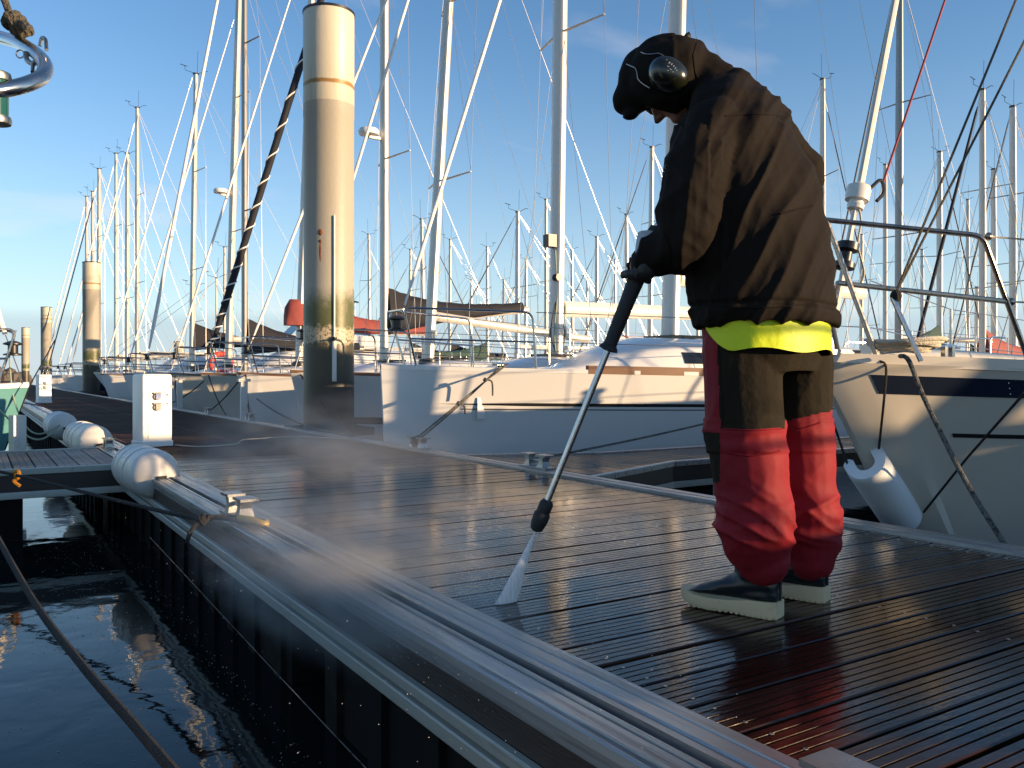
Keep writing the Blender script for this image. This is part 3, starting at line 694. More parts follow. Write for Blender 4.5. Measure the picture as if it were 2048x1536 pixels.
# --- the near row, bows in to the pontoon
B1, H1 = sailboat('white plumb-bowed sailboat with thin black stripe, its bow beside the thick pile', 3.50, 8.04, 9.8, 3.05, 1.25, 0.06, mast_x=3.95, lean=0.45, stay_frac=0.81, mast_top=16.0, mast_r=0.10, mastm='mastw', cab_h=0.40, stripe=('black', 0.70, 0.728, 0.05, 0.10), radar=None, toe='gel', stay='sailw', stay_r=0.021, fine=1.0, cab_x=(1.9, 6.9), boom=True, boom_r=0.085, fs=0.9)
for sd_ in (-1, 1): part('teak_rail', H1.toe(sd_, 0.075, 0.045, 0.20, 0.96), MT['teak'], B1, sharp=20)
for sd_ in (-1, 1): part('hull_stripe', H1.strip(0.668, 0.676, 0.075, 0.97, sd_, 0.003), MT['black'], B1)
B2, H2 = sailboat('white sailboat hidden behind the thick pile, cream mast with lines bundled at its foot', 3.62, 11.35, 10.2, 2.7, 1.22, 0.3, mast_x=4.4, lean=0.25, stay_frac=0.88, mast_top=17.0, mast_r=0.108, mastm='mastw', stripe=('navy', 0.42, 0.50, 0.02, 0), stay_r=0.022, boom_r=0.10, boom_rise=0.05)
B3, H3 = sailboat('sailboat with bare cream mast and sloping boom, third bow along', 3.56, 13.95, 9.2, 2.5, 1.2, 0.5, mast_x=3.45, lean=0.62, mast_top=10.9, mast_r=0.092, stay_r=0.024, boom_rise=-0.35)
B4, H4 = sailboat('sailboat with black sail cover and black forestay wound with white line', 3.56, 16.5, 9.0, 2.4, 1.2, 0.6, mast_x=3.7, stay_frac=0.9, mast_top=13.8, mast_r=0.088, stay='blackc', stay_r=0.066, stay_wrap=True, cover='blackc', hull='cream', radar=5.65, boom_rise=0.45)
B5, H5 = sailboat('cream sailboat with a red sail cover showing left of the thick pile', 3.6, 19.9, 9.2, 2.6, 1.2, 0.5, mast_x=2.95, lean=0.4, stay_frac=0.9, mast_top=12.4, mast_r=0.092, cover='redc', stay_r=0.026, hull='cream')
part('sail_bag', MB().loft([[Vector((x, y * w_, 2.36 + z * h_)) for y, z in ((-1, 0), (-.9, .6), (-.35, 1), (.35, 1), (.9, .6), (1, 0))] for x, w_, h_ in ((2.62, .13, .42), (2.74, .19, .62), (3.0, .20, .62), (3.3, .19, .48), (3.9, .15, .30))]), MT['redc'], B5, sharp=60)
B6, H6 = sailboat('white sailboat with grey twin-spreader mast close beside another cream mast', 3.6, 23.4, 8.6, 2.5, 1.15, 0.5, mast_x=2.6, mast_top=14.2, mast_r=0.085, mastm='mastd', cover='blackc')
B7, H7 = sailboat('white sailboat with radar dome halfway up its cream mast', 3.6, 26.6, 9.5, 2.8, 1.2, 0.4, mast_x=2.95, lean=0.35, stay_frac=0.87, mast_top=13.3, mast_r=0.11, radar=6.2, stay_r=0.028, wr=0.006)
B8, H8 = sailboat('sailboat whose cream masthead carries a wind vane, left of the black striped forestay', 3.6, 31.8, 9.5, 3.0, 1.2, 0.4, mast_x=2.95, lean=0.15, mast_top=11.44, mast_r=0.095, stay_r=0.028, wr=0.006, cover='blackc')
for lab, q, top, rr_, sf in (
    ('distant sailboat with tall bare mast right of the second pile, its forestay white', 43.8, 13.4, 0.10, 0.95),
    ('distant sailboat with paired cream masts just right of the second pile', 46.9, 11.9, 0.11, 0.9),
    ('distant sailboat, thin mast with antenna rising just right of the second pile', 51.0, 12.8, 0.10, 0.95),
    ('distant sailboat with black forestay, mast rising behind the second pile', 58.5, 13.5, 0.12, 0.92),
    ('distant sailboat, second mast from the left end of the row', 61.9, 12.7, 0.11, 0.95),
    ('distant sailboat with the leftmost mast of the whole row', 65.4, 13.0, 0.11, 0.95)):
    sailboat(lab, 3.6, q, 9.0, 2.9, 1.15, 0.4, mast_x=2.95, mast_top=top, mast_r=rr_, detail=1, stay='blackc' if 'black' in lab else 'sailw', stay_r=0.034, stay_frac=sf, wr=0.009, spread=2)
for lab, q, col in (('low white motor cruiser moored behind the nearer pedestal', 35.6, 'gel'), ('navy hulled boat moored beyond the second pile', 39.6, 'navy')):
    bq, hq = sailboat(lab, 3.8, q, 9.0, 3.0, 1.25, 0.9, mast_x=4.5, mast_top=4.6, mast_r=0.04, detail=1, hull=col, stay=None, boom=False, cab_h=0.75, spread=1, wr=0.006, group='motor boats in the row')
# white wheelhouse with a dark awning and a red ring lifebuoy
mbt = empty('motor_boat', (4.2, 29.1, WZ)); tag(mbt, 'white motor yacht with dark awning and red ring lifebuoy on its rail', 'motor boat')
HM = Hull(11.0, 2.4, 1.3, 1.0)
part('hull', HM.mesh(), MT['gel'], mbt); part('deck', HM.deck(), MT['deckw'], mbt)
part('wheelhouse', HM.cabin(3.0, 9.5, 0.9, 0.8, 2.2), MT['gel'], mbt)
part('flybridge', MB().loft([[Vector((x, y * w_, z)) for y, z in ((-1, 2.1), (-1.05, 2.55), (1.05, 2.55), (1, 2.1))] for x, w_ in ((4.4, 0.55), (5.2, 0.8), (8.2, 0.8))]), MT['gel'], mbt, sharp=25)
part('wind_screen', MB().loft([[Vector((4.9, y, 2.55)) for y in (-.6, .6)], [Vector((5.3, y, 2.95)) for y in (-.55, .55)], [Vector((5.32, y, 2.95)) for y in (-.55, .55)], [Vector((4.92, y, 2.55)) for y in (-.6, .6)]], False, False), MT['glass'], mbt, smooth=False)
part('awning', MB().loft([[Vector((x, y, 3.75 + 0.12 * (1 - y * y))) for y in (-1, -.5, 0, .5, 1)] for x in (5.6, 6.4, 7.2)] + [[Vector((x, y, 3.71 + 0.12 * (1 - y * y))) for y in (-1, -.5, 0, .5, 1)] for x in (7.2, 6.4, 5.6)], False, False), MT['blackc'], mbt)
for x in (5.7, 7.1):
    for y in (-.9, .9): part('awning_post', MB().tube([(x, y, 2.5), (x, y, 3.76)], 0.02, 6), MT['steel'], mbt)
lb = empty('lifebuoy', (6.6, 27.7, 1.05)); tag(lb, 'red and white ring lifebuoy hanging on the motor yacht rail', 'lifebuoy')
lbm = MB(); rg_ = []
for i in range(24):
    a = 2 * math.pi * i / 24; c = Vector((0.30 * math.cos(a), 0, 0.30 * math.sin(a)))
    rg_.append([c + Vector((math.cos(a) * 0.09 * math.cos(t), 0.07 * math.sin(t), math.sin(a) * 0.09 * math.cos(t))) for t in [2 * math.pi * j / 10 for j in range(10)]])
lbm.loft(rg_ + [rg_[0]], True, False); part('ring', lbm, MT['redp'], lb)
for a in (45, 135, 225, 315):
    c = Vector((0.30 * math.cos(R(a)), 0, 0.30 * math.sin(R(a)))); part('white_band', MB().ell(c, (0.10, 0.08, 0.10)), MT['gel'], lb)

# --- boats on the pontoons beyond: only their masts stand above the near row
FAR = [ # (column at the top, row of the masthead, thickness px, label)
 (1645, 160, 10, 'white'), (1797, -60, 12, 'grey'), (1770, 330, 7, 'white'), (1879, 305, 9, 'cream'), (1988, 340, 9, 'cream'), (2026, 215, 11, 'cream'),
 (1299, 295, 9, 'cream'), (1254, 430, 7, 'white'), (1092, 400, 7, 'white'), (1193, 475, 7, 'cream'), (1034, 425, 9, 'white'), (975, 495, 6, 'cream'),
 (899, 480, 6, 'white'), (848, 440, 8, 'white'), (820, 500, 6, 'cream'), (1145, 500, 6, 'white'), (449, 495, 6, 'cream'), (1050, 520, 6, 'cream'),
 (1952, 575, 6, 'white'), (1722, 470, 6, 'cream'), (1845, 500, 6, 'white'), (940, 560, 5, 'white'), (1230, 520, 5, 'white'), (1935, 400, 6, 'cream'), (740, 470, 6, 'cream'), (1005, 560, 5, 'white'), (1175, 560, 5, 'cream'), (1395, 420, 6, 'white')]
FLAB = [
 'far sailboat, tall white mast just right of the man in the black jacket', 'far sailboat with grey mast and two pairs of dark spreaders behind the pulpit',
 'far sailboat with short thin mast between the furler and the grey mast', 'far sailboat, cream mast behind the middle of the big steel pulpit',
 'far sailboat, cream mast left of the tallest one at the right edge', 'far sailboat with tall cream mast at the right edge of the picture',
 'far sailboat, cream mast left of the white mast beside the man', 'far sailboat, short white mast left of the man and his lance',
 'far sailboat, white mast just left of the cream mast with bundled lines', 'far sailboat with low cream mast right of the bundled-line mast',
 'far sailboat with leaning white mast above the black sail cover end', 'far sailboat with short cream mast over the black sail cover',
 'far sailboat, thin white mast right of the bare cream third mast', 'far sailboat, white mast beside the white furled forestay',
 'far sailboat, short cream mast left of the white furled forestay', 'far sailboat, small white mast right of the cream mast with bundled lines',
 'far sailboat, short mast just left of the two close cream masts', 'far sailboat, small cream mast at the tip of the black boom cover',
 'far sailboat with small white mast behind the red canvas at right', 'far sailboat, small cream mast left of the grey mast behind the pulpit',
 'far sailboat, small white mast right of the grey mast behind the pulpit', 'far sailboat, tiny white mast above the middle of the black sail cover',
 'far sailboat, tiny white mast left of the lance handle', 'far sailboat, cream mast left of the right-hand leg of the pulpit',
 'far sailboat, short cream mast close right of the thick pile', 'far sailboat, tiny white mast above the right half of the black sail cover',
 'far sailboat, tiny cream mast between bundled-line mast and lance', 'far sailboat, mast hidden behind the man in the black jacket']
rfb = random.Random(5)
for (u, v, w, tone), lab in zip(FAR, FLAB):
    Yd = 0.165 * FPX / w; p = at(u, v, Yd); mxl = 3.6
    dirn = rfb.choice((1, 1, -1))
    sailboat(lab, p.x - dirn * mxl, p.y, 9.4, 2.9, 1.15, 0.5, dirn, mast_x=mxl, mast_top=p.z, mast_r=0.085, lean=rfb.uniform(-0.05, 0.12), detail=0, mastm={'white': 'mastw', 'cream': 'alum', 'grey': 'mastd'}[tone],
             stay=rfb.choice(('ropew', 'ropeg', 'blackc', None)), stay_r=0.022, stay_frac=rfb.choice((1, 0.9, 0.95)), cover=rfb.choice(('blackc', None, None, 'grnc')), wr=0.007, spread=rfb.choice((1, 2)), group='sailing boats on the far pontoons')
# red sail cover seen far right through the pulpit
rbt, _ = sailboat('far dark hulled sailboat with bright red sail cover behind the pulpit', at(1945, 700, 24).x - 4.0, at(1945, 700, 24).y - 0.5, 8.5, 2.7, 0.85, 0.5, cab_h=0.12, mast_x=3.6, mast_top=8.5, mast_r=0.07, detail=1, hull='navy', cover='redc', wr=0.007, stay='blackc', group='sailing boats on the far pontoons')

# --- two more boats of the same row to the right of the view (they throw the long morning shadows)
sailboat('white sailboat next in the row, right of the cream bow, outside the view', 3.7, -2.1, 10.0, 3.1, 1.24, 0.7, mast_x=3.9, mast_top=13.5, mast_r=0.09, cab_h=0.28)
sailboat('white sailboat second beyond the cream bow, outside the view', 3.7, -6.1, 10.0, 3.1, 1.26, 0.7, mast_x=5.7, mast_top=13.5, mast_r=0.09, cab_h=0.28)

# --- teal boat on the near side of the pontoon, at the left edge
BT, HT = sailboat('teal hulled sailboat berthed bow-in on the left of the pontoon', 0.50, 10.62, 8.6, 2.2, 1.06, 0.35, -1, mast_x=3.4, mast_top=11.0, mast_r=0.08, hull='teal', detail=1, stay='sailw', group='boats on the left of the pontoon', spread=1, cover='blackc')
tag(obj('bow_fender', MB().box(at(35, 868, 8.6), (0.06, 0.06, 0.19), Matrix.Rotation(R(20), 3, 'Z')), MT['fend']), 'flat white fender pad hanging below the teal bow', 'fender')
rocks = MB(); rk = random.Random(2)
for i in range(70):
    c = at(-60 + i * 1.6, 750, 150 + rk.uniform(-4, 4)); rocks.ell((c.x, c.y, WZ + rk.uniform(0, 1.6) * min(1, i / 20) * min(1, (70 - i) / 30)), [rk.uniform(0.8, 1.6) for _ in range(3)], Matrix.Rotation(rk.uniform(0, 3), 3, 'Z'), 6, 4)
tag(obj('breakwater', rocks, MT['rock']), 'low dark rock breakwater far off at the left', kind='structure')
# ------------------------------------------------------------------ cream boat at the right edge, seen from its bow
def cream_boat():
    b, H = sailboat('cream raked-bow sailboat with navy band and big steel pulpit, nearest at right', 3.43, 2.69, 10.6, 3.3, 1.245, 0.98, mast_x=4.4, mast_top=15.0, mast_r=0.10, hull='cream', stay=None, fine=0.86, cab_h=0.36, cover='blackc', detail=1, cab_x=(2.6, 7.2), name='sailboat')
    for o in [c for c in b.children if c.name.split('.')[0] in ('pulpit', 'forestay', 'toe_rail')]:
        bpy.data.objects.remove(o)
    hl = [c for c in b.children if c.name.split('.')[0] == 'hull'][0]
    for sd_ in (-1, 1):
        part('navy_band', H.strip(0.955, 0.880, 0.017 if sd_ < 0 else 0.004, 0.97, sd_, 0.004, 20), MT['navy'], hl)
        part('hull_stripe', H.strip(0.725, 0.708, 0.044, 0.97, sd_, 0.004, 20), MT['black'], hl)
        part('rub_rail', H.toe(sd_, 0.045, 0.05), MT['cream'], b, sharp=20)
        for k in range(9):
            for f in (0.94, 0.918, 0.895):
                p = H.pt(0.045 + k * 0.03, f, sd_, 0.006)
                if k in (1, 4, 7): part('bolt', MB().ell(p, (0.004, 0.002, 0.004), None, 6, 4), MT['steel'], hl)
    # heavy tube pulpit: two level rails on raked legs
    W = lambda u, v, Y: at(u, v, Y) - Vector((3.43, 2.69, WZ))
    a, c = W(1652, 440, 4.25), W(1966, 472, 4.05)
    a2 = Vector((a.x, a.y, a.z)); tr = 0.0135
    pul = MB()
    # mirrored far side
    mir = lambda p: Vector((p.x, -p.y, p.z))
    n0 = Vector((-0.16, 0.0, a.z))
    top_n = [Vector((0.16, 0.26, a.z + 0.01)), Vector((-0.10, 0.12, a.z + 0.01)), Vector((-0.10, -0.12, a.z)), Vector((0.35, -0.30, a.z - 0.02)), c]
    pul.tube(bend([a, c, W(2062, 735, 4.15)], 0.05), tr, 9)
    pul.tube([W(1676, 566, 4.22), W(2012, 603, 4.10)], tr, 9)
    pul.tube([a, W(1757, 722, 4.12)], tr, 9)
    pul.tube(bend([a, mir(c), mir(W(2062, 735, 4.15))], 0.05), tr, 9)
    pul.tube([W(1676, 566, 4.22), mir(W(2012, 603, 4.10))], tr, 9)
    pul.tube([a, mir(W(1757, 722, 4.12))], tr, 9)
    part('pulpit', pul, MT['tarn'], b)
    st = W(1785, 596, 4.05)
    part('pulpit_brace', MB().tube([st, W(1842, 722, 3.95)], 0.012, 8), MT['steel'], b)
    for i, (p0, p1) in enumerate(((c, c + Vector((1.5, -0.55, -0.06))), (W(2012, 603, 4.1), W(2012, 603, 4.1) + Vector((1.5, -0.5, -0.03))))):
        part('lifeline', MB().tube([p0, p1], 0.005, 6), MT['ropew'], b)
        part('shackle', MB().ell(p0 + (p1 - p0) * 0.02, (0.02, 0.02, 0.02), None, 8, 6), MT['tarn'], b)
    # furling gear: drum, swivel and foil running up out of the picture
    f0, f1 = W(1668, 640, 4.55), W(1791, -10, 4.75)
    d = (f1 - f0).normalized(); rot = d.to_track_quat('Z', 'Y').to_matrix()
    hd = f0 + d * 14.0
    part('headfoil', MB().tube([f0 + d * 0.05, hd], 0.016, 8), MT['alum'], b)
    part('headsail_luff', MB().tube([f0 + d * 0.78 + Vector((0.02, 0, 0)), hd + Vector((0.02, 0, 0))], 0.012, 8), MT['sailw'], b)
    part('furler_drum', MB().lathe([(0.022, 0), (0.055, 0.01), (0.055, 0.04), (0.03, 0.05), (0.03, 0.10), (0.058, 0.11), (0.058, 0.15), (0.022, 0.16)], f0 + d * 0.28, 16, rot), MT['black'], b)
    part('furler_swivel', MB().lathe([(0.024, 0), (0.042, 0.006), (0.046, 0.03), (0.040, 0.035), (0.040, 0.05), (0.062, 0.055), (0.066, 0.11), (0.060, 0.135), (0.03, 0.15)], f0 + d * 0.62, 18, rot), MT['mastw'], b)
    sw = f0 + d * 0.74
    part('tack_shackle', MB().tube(bend([sw + Vector((0.05, -0.03, 0)), sw + Vector((0.13, -0.05, 0.07)), sw + Vector((0.16, -0.05, -0.01)), sw + Vector((0.10, -0.04, -0.06))], 0.04), 0.010, 7), MT['black'], b)
    part('halyard', MB().tube([sw + Vector((0.14, -0.05, 0.04)), sw + Vector((0.14, -0.05, 0.04)) + (W(1866, -10, 4.75) - W(1738, 365, 4.65)).normalized() * 13], 0.0065, 6), MT['ropered'], b)
    for k, (u0, v0, u1, v1) in enumerate(((1690, 566, 2048, -40), (1690, 566, 2060, 60))):
        p0, p1 = W(1790, 590, 4.05), W(u1, v1, 4.3)
        part('jib_sheet', MB().tube([p0, p0 + (p1 - p0) * 1.5], 0.006, 6), MT['ropek'], b)
    part('line_knot', MB().ell(W(1792, 592, 4.05), (0.028, 0.028, 0.03), None, 8, 6), MT['ropeb'], b)
    part('line_tail', MB().tube(bez([W(1712, 400, 4.6), W(1722, 440, 4.6), W(1716, 490, 4.6), W(1728, 545, 4.6), W(1717, 575, 4.6)]), 0.006, 6), MT['ropew'], b)
    # stem-head: roller cheeks, cleat, coiled line, wheel and winches behind
    rc = MB()
    for y in (-0.07, 0.07): rc.lathe([(0.055, -0.006), (0.06, 0.0), (0.055, 0.006)], (-0.01, y, H.sheer(0) + 0.075), 14, Matrix.Rotation(R(90), 3, 'X'))
    rc.box((0.10, 0, H.sheer(0) + 0.045), (0.15, 0.075, 0.012)); part('bow_roller', rc, MT['galv'], b)
    part('roller_wheel', MB().lathe([(0.035, -0.05), (0.02, 0), (0.035, 0.05)], (-0.02, 0, H.sheer(0) + 0.07), 12, Matrix.Rotation(R(90), 3, 'X')), MT['rubber'], b)
    cl = MB(); cc = Vector((0.62, -0.30, H.sheer(0.06) + 0.06))
    cl.tube([cc + Vector((-0.10, 0, 0.035)), cc + Vector((-0.05, 0, 0.04)), cc + Vector((0.05, 0, 0.04)), cc + Vector((0.10, 0, 0.035))], [0.007, 0.012, 0.012, 0.007], 8); cl.box(cc + Vector((-0.03, 0, 0.015)), (0.012, 0.012, 0.03)); cl.box(cc + Vector((0.03, 0, 0.015)), (0.012, 0.012, 0.03))
    part('deck_cleat', cl, MT['steel'], b)
    coil = []
    for i in range(90):
        a_ = i * 0.42; coil.append(Vector((0.48 + (0.10 + 0.0012 * i) * math.cos(a_), -0.16 + (0.10 + 0.0009 * i) * math.sin(a_), H.sheer(0.05) + 0.075 + 0.0006 * i + 0.008 * math.sin(a_ * 2.3))))
    part('rope_coil', MB().tube(coil, 0.011, 7), MT['ropew'], b)
    wh = MB(); wc = Vector((6.9, -0.1, H.sheer(0.7) + 0.62)); pts = [wc + Vector((0, 0.62 * math.cos(k * math.pi / 16), 0.62 * math.sin(k * math.pi / 16))) for k in range(33)]
    wh.tube(pts, 0.018, 8)
    for k in range(6): wh.tube([wc, pts[int(k * 32 / 6)]], 0.008, 5)
    part('steering_wheel', wh, MT['black'], b)
    part('wheel_pedestal', MB().tube([(6.95, -0.1, H.sheer(0.7)), (6.95, -0.1, H.sheer(0.7) + 0.7)], 0.07, 8), MT['gel'], b)
    for (x, y, m_) in ((5.0, 0.72, 'black'), (5.6, -0.62, 'steel'), (3.2, 0.5, 'yel')):
        part('winch', MB().lathe([(0.075, 0), (0.08, 0.03), (0.055, 0.05), (0.05, 0.11), (0.075, 0.13), (0.06, 0.16), (0.02, 0.165)], (x, y, H.sheer(x / 10.6) + 0.38), 14), MT[m_], b)
    part('spinnaker_pole', MB().tube([(0.9, 0.35, H.sheer(0.1) + 0.12), (4.6, 0.75, H.sheer(0.4) + 0.16)], 0.04, 8), MT['alum'], b)
    part('dorade_vent', MB().tube(bend([(1.9, -0.32, H.sheer(0.2) + 0.02), (1.9, -0.32, H.sheer(0.2) + 0.18), (1.75, -0.36, H.sheer(0.2) + 0.20)], 0.06), 0.05, 10), MT['gel'], b)
    return b, H
B0, H0 = cream_boat()
part('white_tag', MB().box(H1.pt(0.095, 0.68, -1, 0.008), (0.045, 0.004, 0.11)), MT['gel'], B1)
part('mooring_cleat', MB().tube([H1.pt(0.115, 1.0, -1) + Vector((-0.1, 0.06, 0.07)), H1.pt(0.115, 1.0, -1) + Vector((0.1, 0.06, 0.07))], 0.014, 8).box(H1.pt(0.115, 1.0, -1) + Vector((0, 0.06, 0.04)), (0.04, 0.012, 0.03)), MT['steel'], B1)
# lines bundled at the foot of the second boat's mast
bl = random.Random(4)
for i in range(7):
    x0 = 4.4 + bl.uniform(-0.16, 0.16); y0 = bl.uniform(-0.15, 0.15); pts = [Vector((x0, y0, 1.55)), Vector((x0 + bl.uniform(-.12, .12), y0, 1.9)), Vector((4.43 + bl.uniform(-.1, .1), y0 * 0.8, 2.5)), Vector((4.4 + bl.uniform(-.08, .08), y0 * 0.7, 3.2))]
    part('halyard', MB().tube(bez(pts), 0.012, 6), MT[bl.choice(('ropew', 'ropeg', 'ropek', 'ropegr'))], B2)
part('instrument', MB().box((4.25, -0.05, 3.35), (0.08, 0.08, 0.10)), MT['black'], B2)
part('mast_winch', MB().lathe([(0.06, 0), (0.06, 0.03), (0.04, 0.05), (0.04, 0.1), (0.06, 0.12)], (4.30, -0.12, 2.75), 12, Matrix.Rotation(R(90), 3, 'X')), MT['black'], B2)
# life raft canister on the deck of the plumb-bowed boat
lr = empty('life_raft', at(1265, 690, 12.4)); tag(lr, 'white canister life raft with red straps lying on deck left of the lance grip', 'life raft')
part('canister', MB().tube([(-0.42, 0, 0), (-0.36, 0, 0), (0.36, 0, 0), (0.42, 0, 0)], [0.10, 0.17, 0.17, 0.10], 14, sq=0.8), MT['gel'], lr)
for x in (-0.2, 0.2): part('strap', MB().tube([(x - 0.025, 0, 0), (x + 0.025, 0, 0)], 0.176, 14, sq=0.8), MT['redc'], lr)

# U-shaped bow fender hung round the cream stem
def bow_fender():
    a, c = at(1757, 930, 4.18), at(1812, 1030, 4.36)
    ax = (at(1806, 1042, 4.46) - at(1728, 925, 4.24)); L_ = 0.47; ax.normalize()
    o = empty('bow_fender', at(1745, 930, 4.22)); tag(o, 'white U-shaped fender hung round the stem of the cream boat', 'fender')
    c0 = at(1731, 926, 4.24)
    e1 = CX.copy(); e1 = (e1 - ax * e1.dot(ax)).normalized(); e2 = ax.cross(e1).normalized()
    if e2.dot(CY) < 0: e2 = -e2
    prof = []
    ro, ri = 0.104, 0.050
    for k in range(13):
        t = math.pi + math.pi * k / 12; prof.append((ro * math.cos(t), ro * math.sin(t) * 1.05))
    prof += [(ro, 0.06), (ro - 0.018, 0.082), (ri + 0.018, 0.082), (ri, 0.06)]
    for k in range(9):
        t = 2 * math.pi - math.pi * k / 8; prof.append((ri * math.cos(t), ri * math.sin(t) * 1.0))
    prof += [(-ri, 0.06), (-ri - 0.018, 0.082), (-ro + 0.018, 0.082), (-ro, 0.06)]
    rings = []
    for d_, k in ((0.0, 0.93), (0.012, 0.985), (0.03, 1.0), (L_ - 0.03, 1.0), (L_ - 0.01, 0.98), (L_, 0.93)):
        rings.append([c0 + ax * d_ + e1 * x * k + e2 * y * k for x, y in prof])
    obj('body', MB().loft(rings), MT['fend2'], o, sharp=50)
    pl, pr = c0 + e1 * (-0.082) + e2 * 0.05 + ax * 0.012, c0 + e1 * 0.082 + e2 * 0.05 + ax * 0.015
    for p in (pl, pr): obj('eyelet', MB().ell(p, (0.013, 0.013, 0.013), None, 8, 6), MT['rubber'], o)
    obj('hanging_line', MB().tube([pl, at(1648, 790, 4.30)], 0.006, 6), MT['ropeb'], o)
    obj('hanging_line', MB().tube(bez([pr, at(1768, 800, 4.05), at(1772, 735, 4.08), at(1760, 722, 4.1)]), 0.006, 6), MT['ropeb'], o)
MT['fend2'] = mat('clean_white_foam_fender', (0.66, 0.68, 0.68), 0.55, var=0.04, scale=4, bump=0.03, bscale=50)
bow_fender()

# ------------------------------------------------------------------ power pedestals
def pedestal(x, y, rz, label, full=True):
    p = empty('power_pedestal', (x, y, 0), rz); tag(p, label, 'pedestal', 'white power pedestals on the pontoon')
    w, d, h = 0.142, 0.125, 0.69
    def ring(z, k=1.0, dk=1.0):
        r_ = 0.018; o = []
        for sx, sy in ((1, 1), (-1, 1), (-1, -1), (1, -1)):
            for j in range(4):
                a = math.atan2(sy, sx) - math.pi / 4 + j * math.pi / 6
                o.append(Vector((sx * (w * k - r_) + r_ * math.cos(a), sy * (d * dk - r_) + r_ * math.sin(a), z)))
        return o
    part('cabinet', MB().loft([ring(0.055), ring(h - 0.03), ring(h - 0.008, 0.97, 0.96), ring(h, 0.90, 0.88)]), MT['ped'], p, sharp=35)
    part('base_plate', MB().loft([ring(0.002, 1.06, 1.08), ring(0.048, 1.06, 1.08), ring(0.056, 1.0, 1.0)]), MT['ped'], p, sharp=35)
    part('lid_seam', MB().loft([ring(h - 0.078, 1.006, 1.008), ring(h - 0.070, 1.006, 1.008)]), MT['ped'], p, sharp=35)
    part('door', MB().box((0.018, -d - 0.003, 0.33), (0.108, 0.004, 0.255)), MT['ped'], p)
    if full:
        for i, (z, m_) in enumerate(((0.475, 'bluep'), (0.375, 'greyp'))):
            so_ = part('socket', MB().lathe([(0.036, 0), (0.036, 0.014), (0.030, 0.022)], (-0.015, -d - 0.007, z), 16, Matrix.Rotation(R(90), 3, 'X')), MT['greyp'], p)
            part('socket_lid', MB().box((-0.008, -d - 0.034, z + 0.004), (0.024, 0.007, 0.026)), MT[m_], so_)
            part('socket_hinge', MB().box((-0.015, -d - 0.02, z + 0.034), (0.036, 0.010, 0.008)), MT['black'], so_)
        for z in (0.490, 0.405): part('lock', MB().lathe([(0.009, 0), (0.009, 0.008)], (0.088, -d - 0.006, z), 10, Matrix.Rotation(R(90), 3, 'X')), MT['black'], p)
        part('latch', MB().box((w - 0.012, -d - 0.004, 0.575), (0.018, 0.007, 0.006)), MT['black'], p)
    return p
pg = ground(303, 893); pedestal(pg.x + 0.02, pg.y + 0.08, R(13), 'white power pedestal with blue and grey sockets near the fat white fender')
pg = ground(86, 806); pedestal(pg.x + 0.02, pg.y + 0.08, R(13), 'farther small white power pedestal at the left below the third pile')

# ------------------------------------------------------------------ fenders on the pontoon corner
def dock_fender(q, L_, r_, label, tilt=0.0, s=0.985, z=0.03):
    f = empty('dock_fender', (s, q, z)); f.rotation_euler = (R(tilt), 0, R(2)); tag(f, label, 'fender', 'white fenders along the pontoon edge')
    pr = []
    n = 26
    for i in range(n + 1):
        y = -L_ / 2 + L_ * i / n; e = L_ / 2 - abs(y); rr = r_ * (1 if e > r_ * 0.8 else math.sqrt(max(0.0, 1 - (1 - e / (r_ * 0.8)) ** 2)) * 0.93 + 0.07)
        rr -= 0.004 * (0.5 + 0.5 * math.cos(y * 46)) * (1 if e > r_ else 0)
        pr.append((max(rr, 0.012), y))
    part('body', MB().lathe(pr, (0, 0, 0), 28, Matrix.Rotation(R(-90), 3, 'X')), MT['fend'], f)
    part('end_eye', MB().box((0.02, -L_ / 2 - 0.002, -0.015), (0.03, 0.012, 0.012)), MT['rubber'], f)
    for y in (-L_ * 0.12, L_ * 0.12, L_ * 0.30): part('band', MB().lathe([(r_ + 0.0008, y - 0.004), (r_ + 0.0035, y), (r_ + 0.0008, y + 0.004)], (0, 0, 0), 28, Matrix.Rotation(R(-90), 3, 'X')), MT['fend'], f)
    return f
dock_fender(6.28, 0.86, 0.160, 'fat white banded fender on the pontoon edge beside the cleats')
dock_fender(9.55, 1.25, 0.165, 'middle white fender on the pontoon edge beyond the left side pontoon', s=0.96)
dock_fender(12.35, 0.8, 0.175, 'farthest round white fender on the pontoon edge', s=0.93, z=0.03)

# ------------------------------------------------------------------ cleats
def cleat(x, y, z, label, s=1.0, rz=0.0, m_='galv', wide=True):
    c = empty('dock_cleat', (x, y, z), rz); tag(c, label, 'cleat', 'mooring cleats on the pontoon edges'); k = s
    part('base', MB().box((0, 0, 0.006 * k), (0.045 * k, 0.17 * k, 0.006 * k)), MT[m_], c)
    for sy in (-1, 1):
        rings = [[Vector((a * wx * k, (sy * 0.085 + b * wy + sh) * k, zz_ * k)) for a, b in ((-1, -1), (1, -1), (1, 1), (-1, 1))] for wx, wy, zz_, sh in ((0.036, 0.032, 0.011, 0), (0.028, 0.022, 0.05, 0), (0.030, 0.026, 0.088, sy * 0.008))]
        part('post', MB().loft(rings), MT[m_], c, sharp=20)
        part('horn', MB().box((0, (sy * 0.10) * k, 0.094 * k), (0.042 * k, 0.062 * k, 0.006 * k)), MT[m_], c)
        part('bolt', MB().lathe([(0.012 * k, 0.012 * k), (0.012 * k, 0.02 * k), (0.004, 0.022 * k)], (0, sy * 0.145 * k, 0), 8), MT['steel'], c)
    part('bar', MB().tube([(0, -0.085 * k, 0.055 * k), (0, 0.085 * k, 0.055 * k)], 0.011 * k, 8), MT[m_], c)
    return c
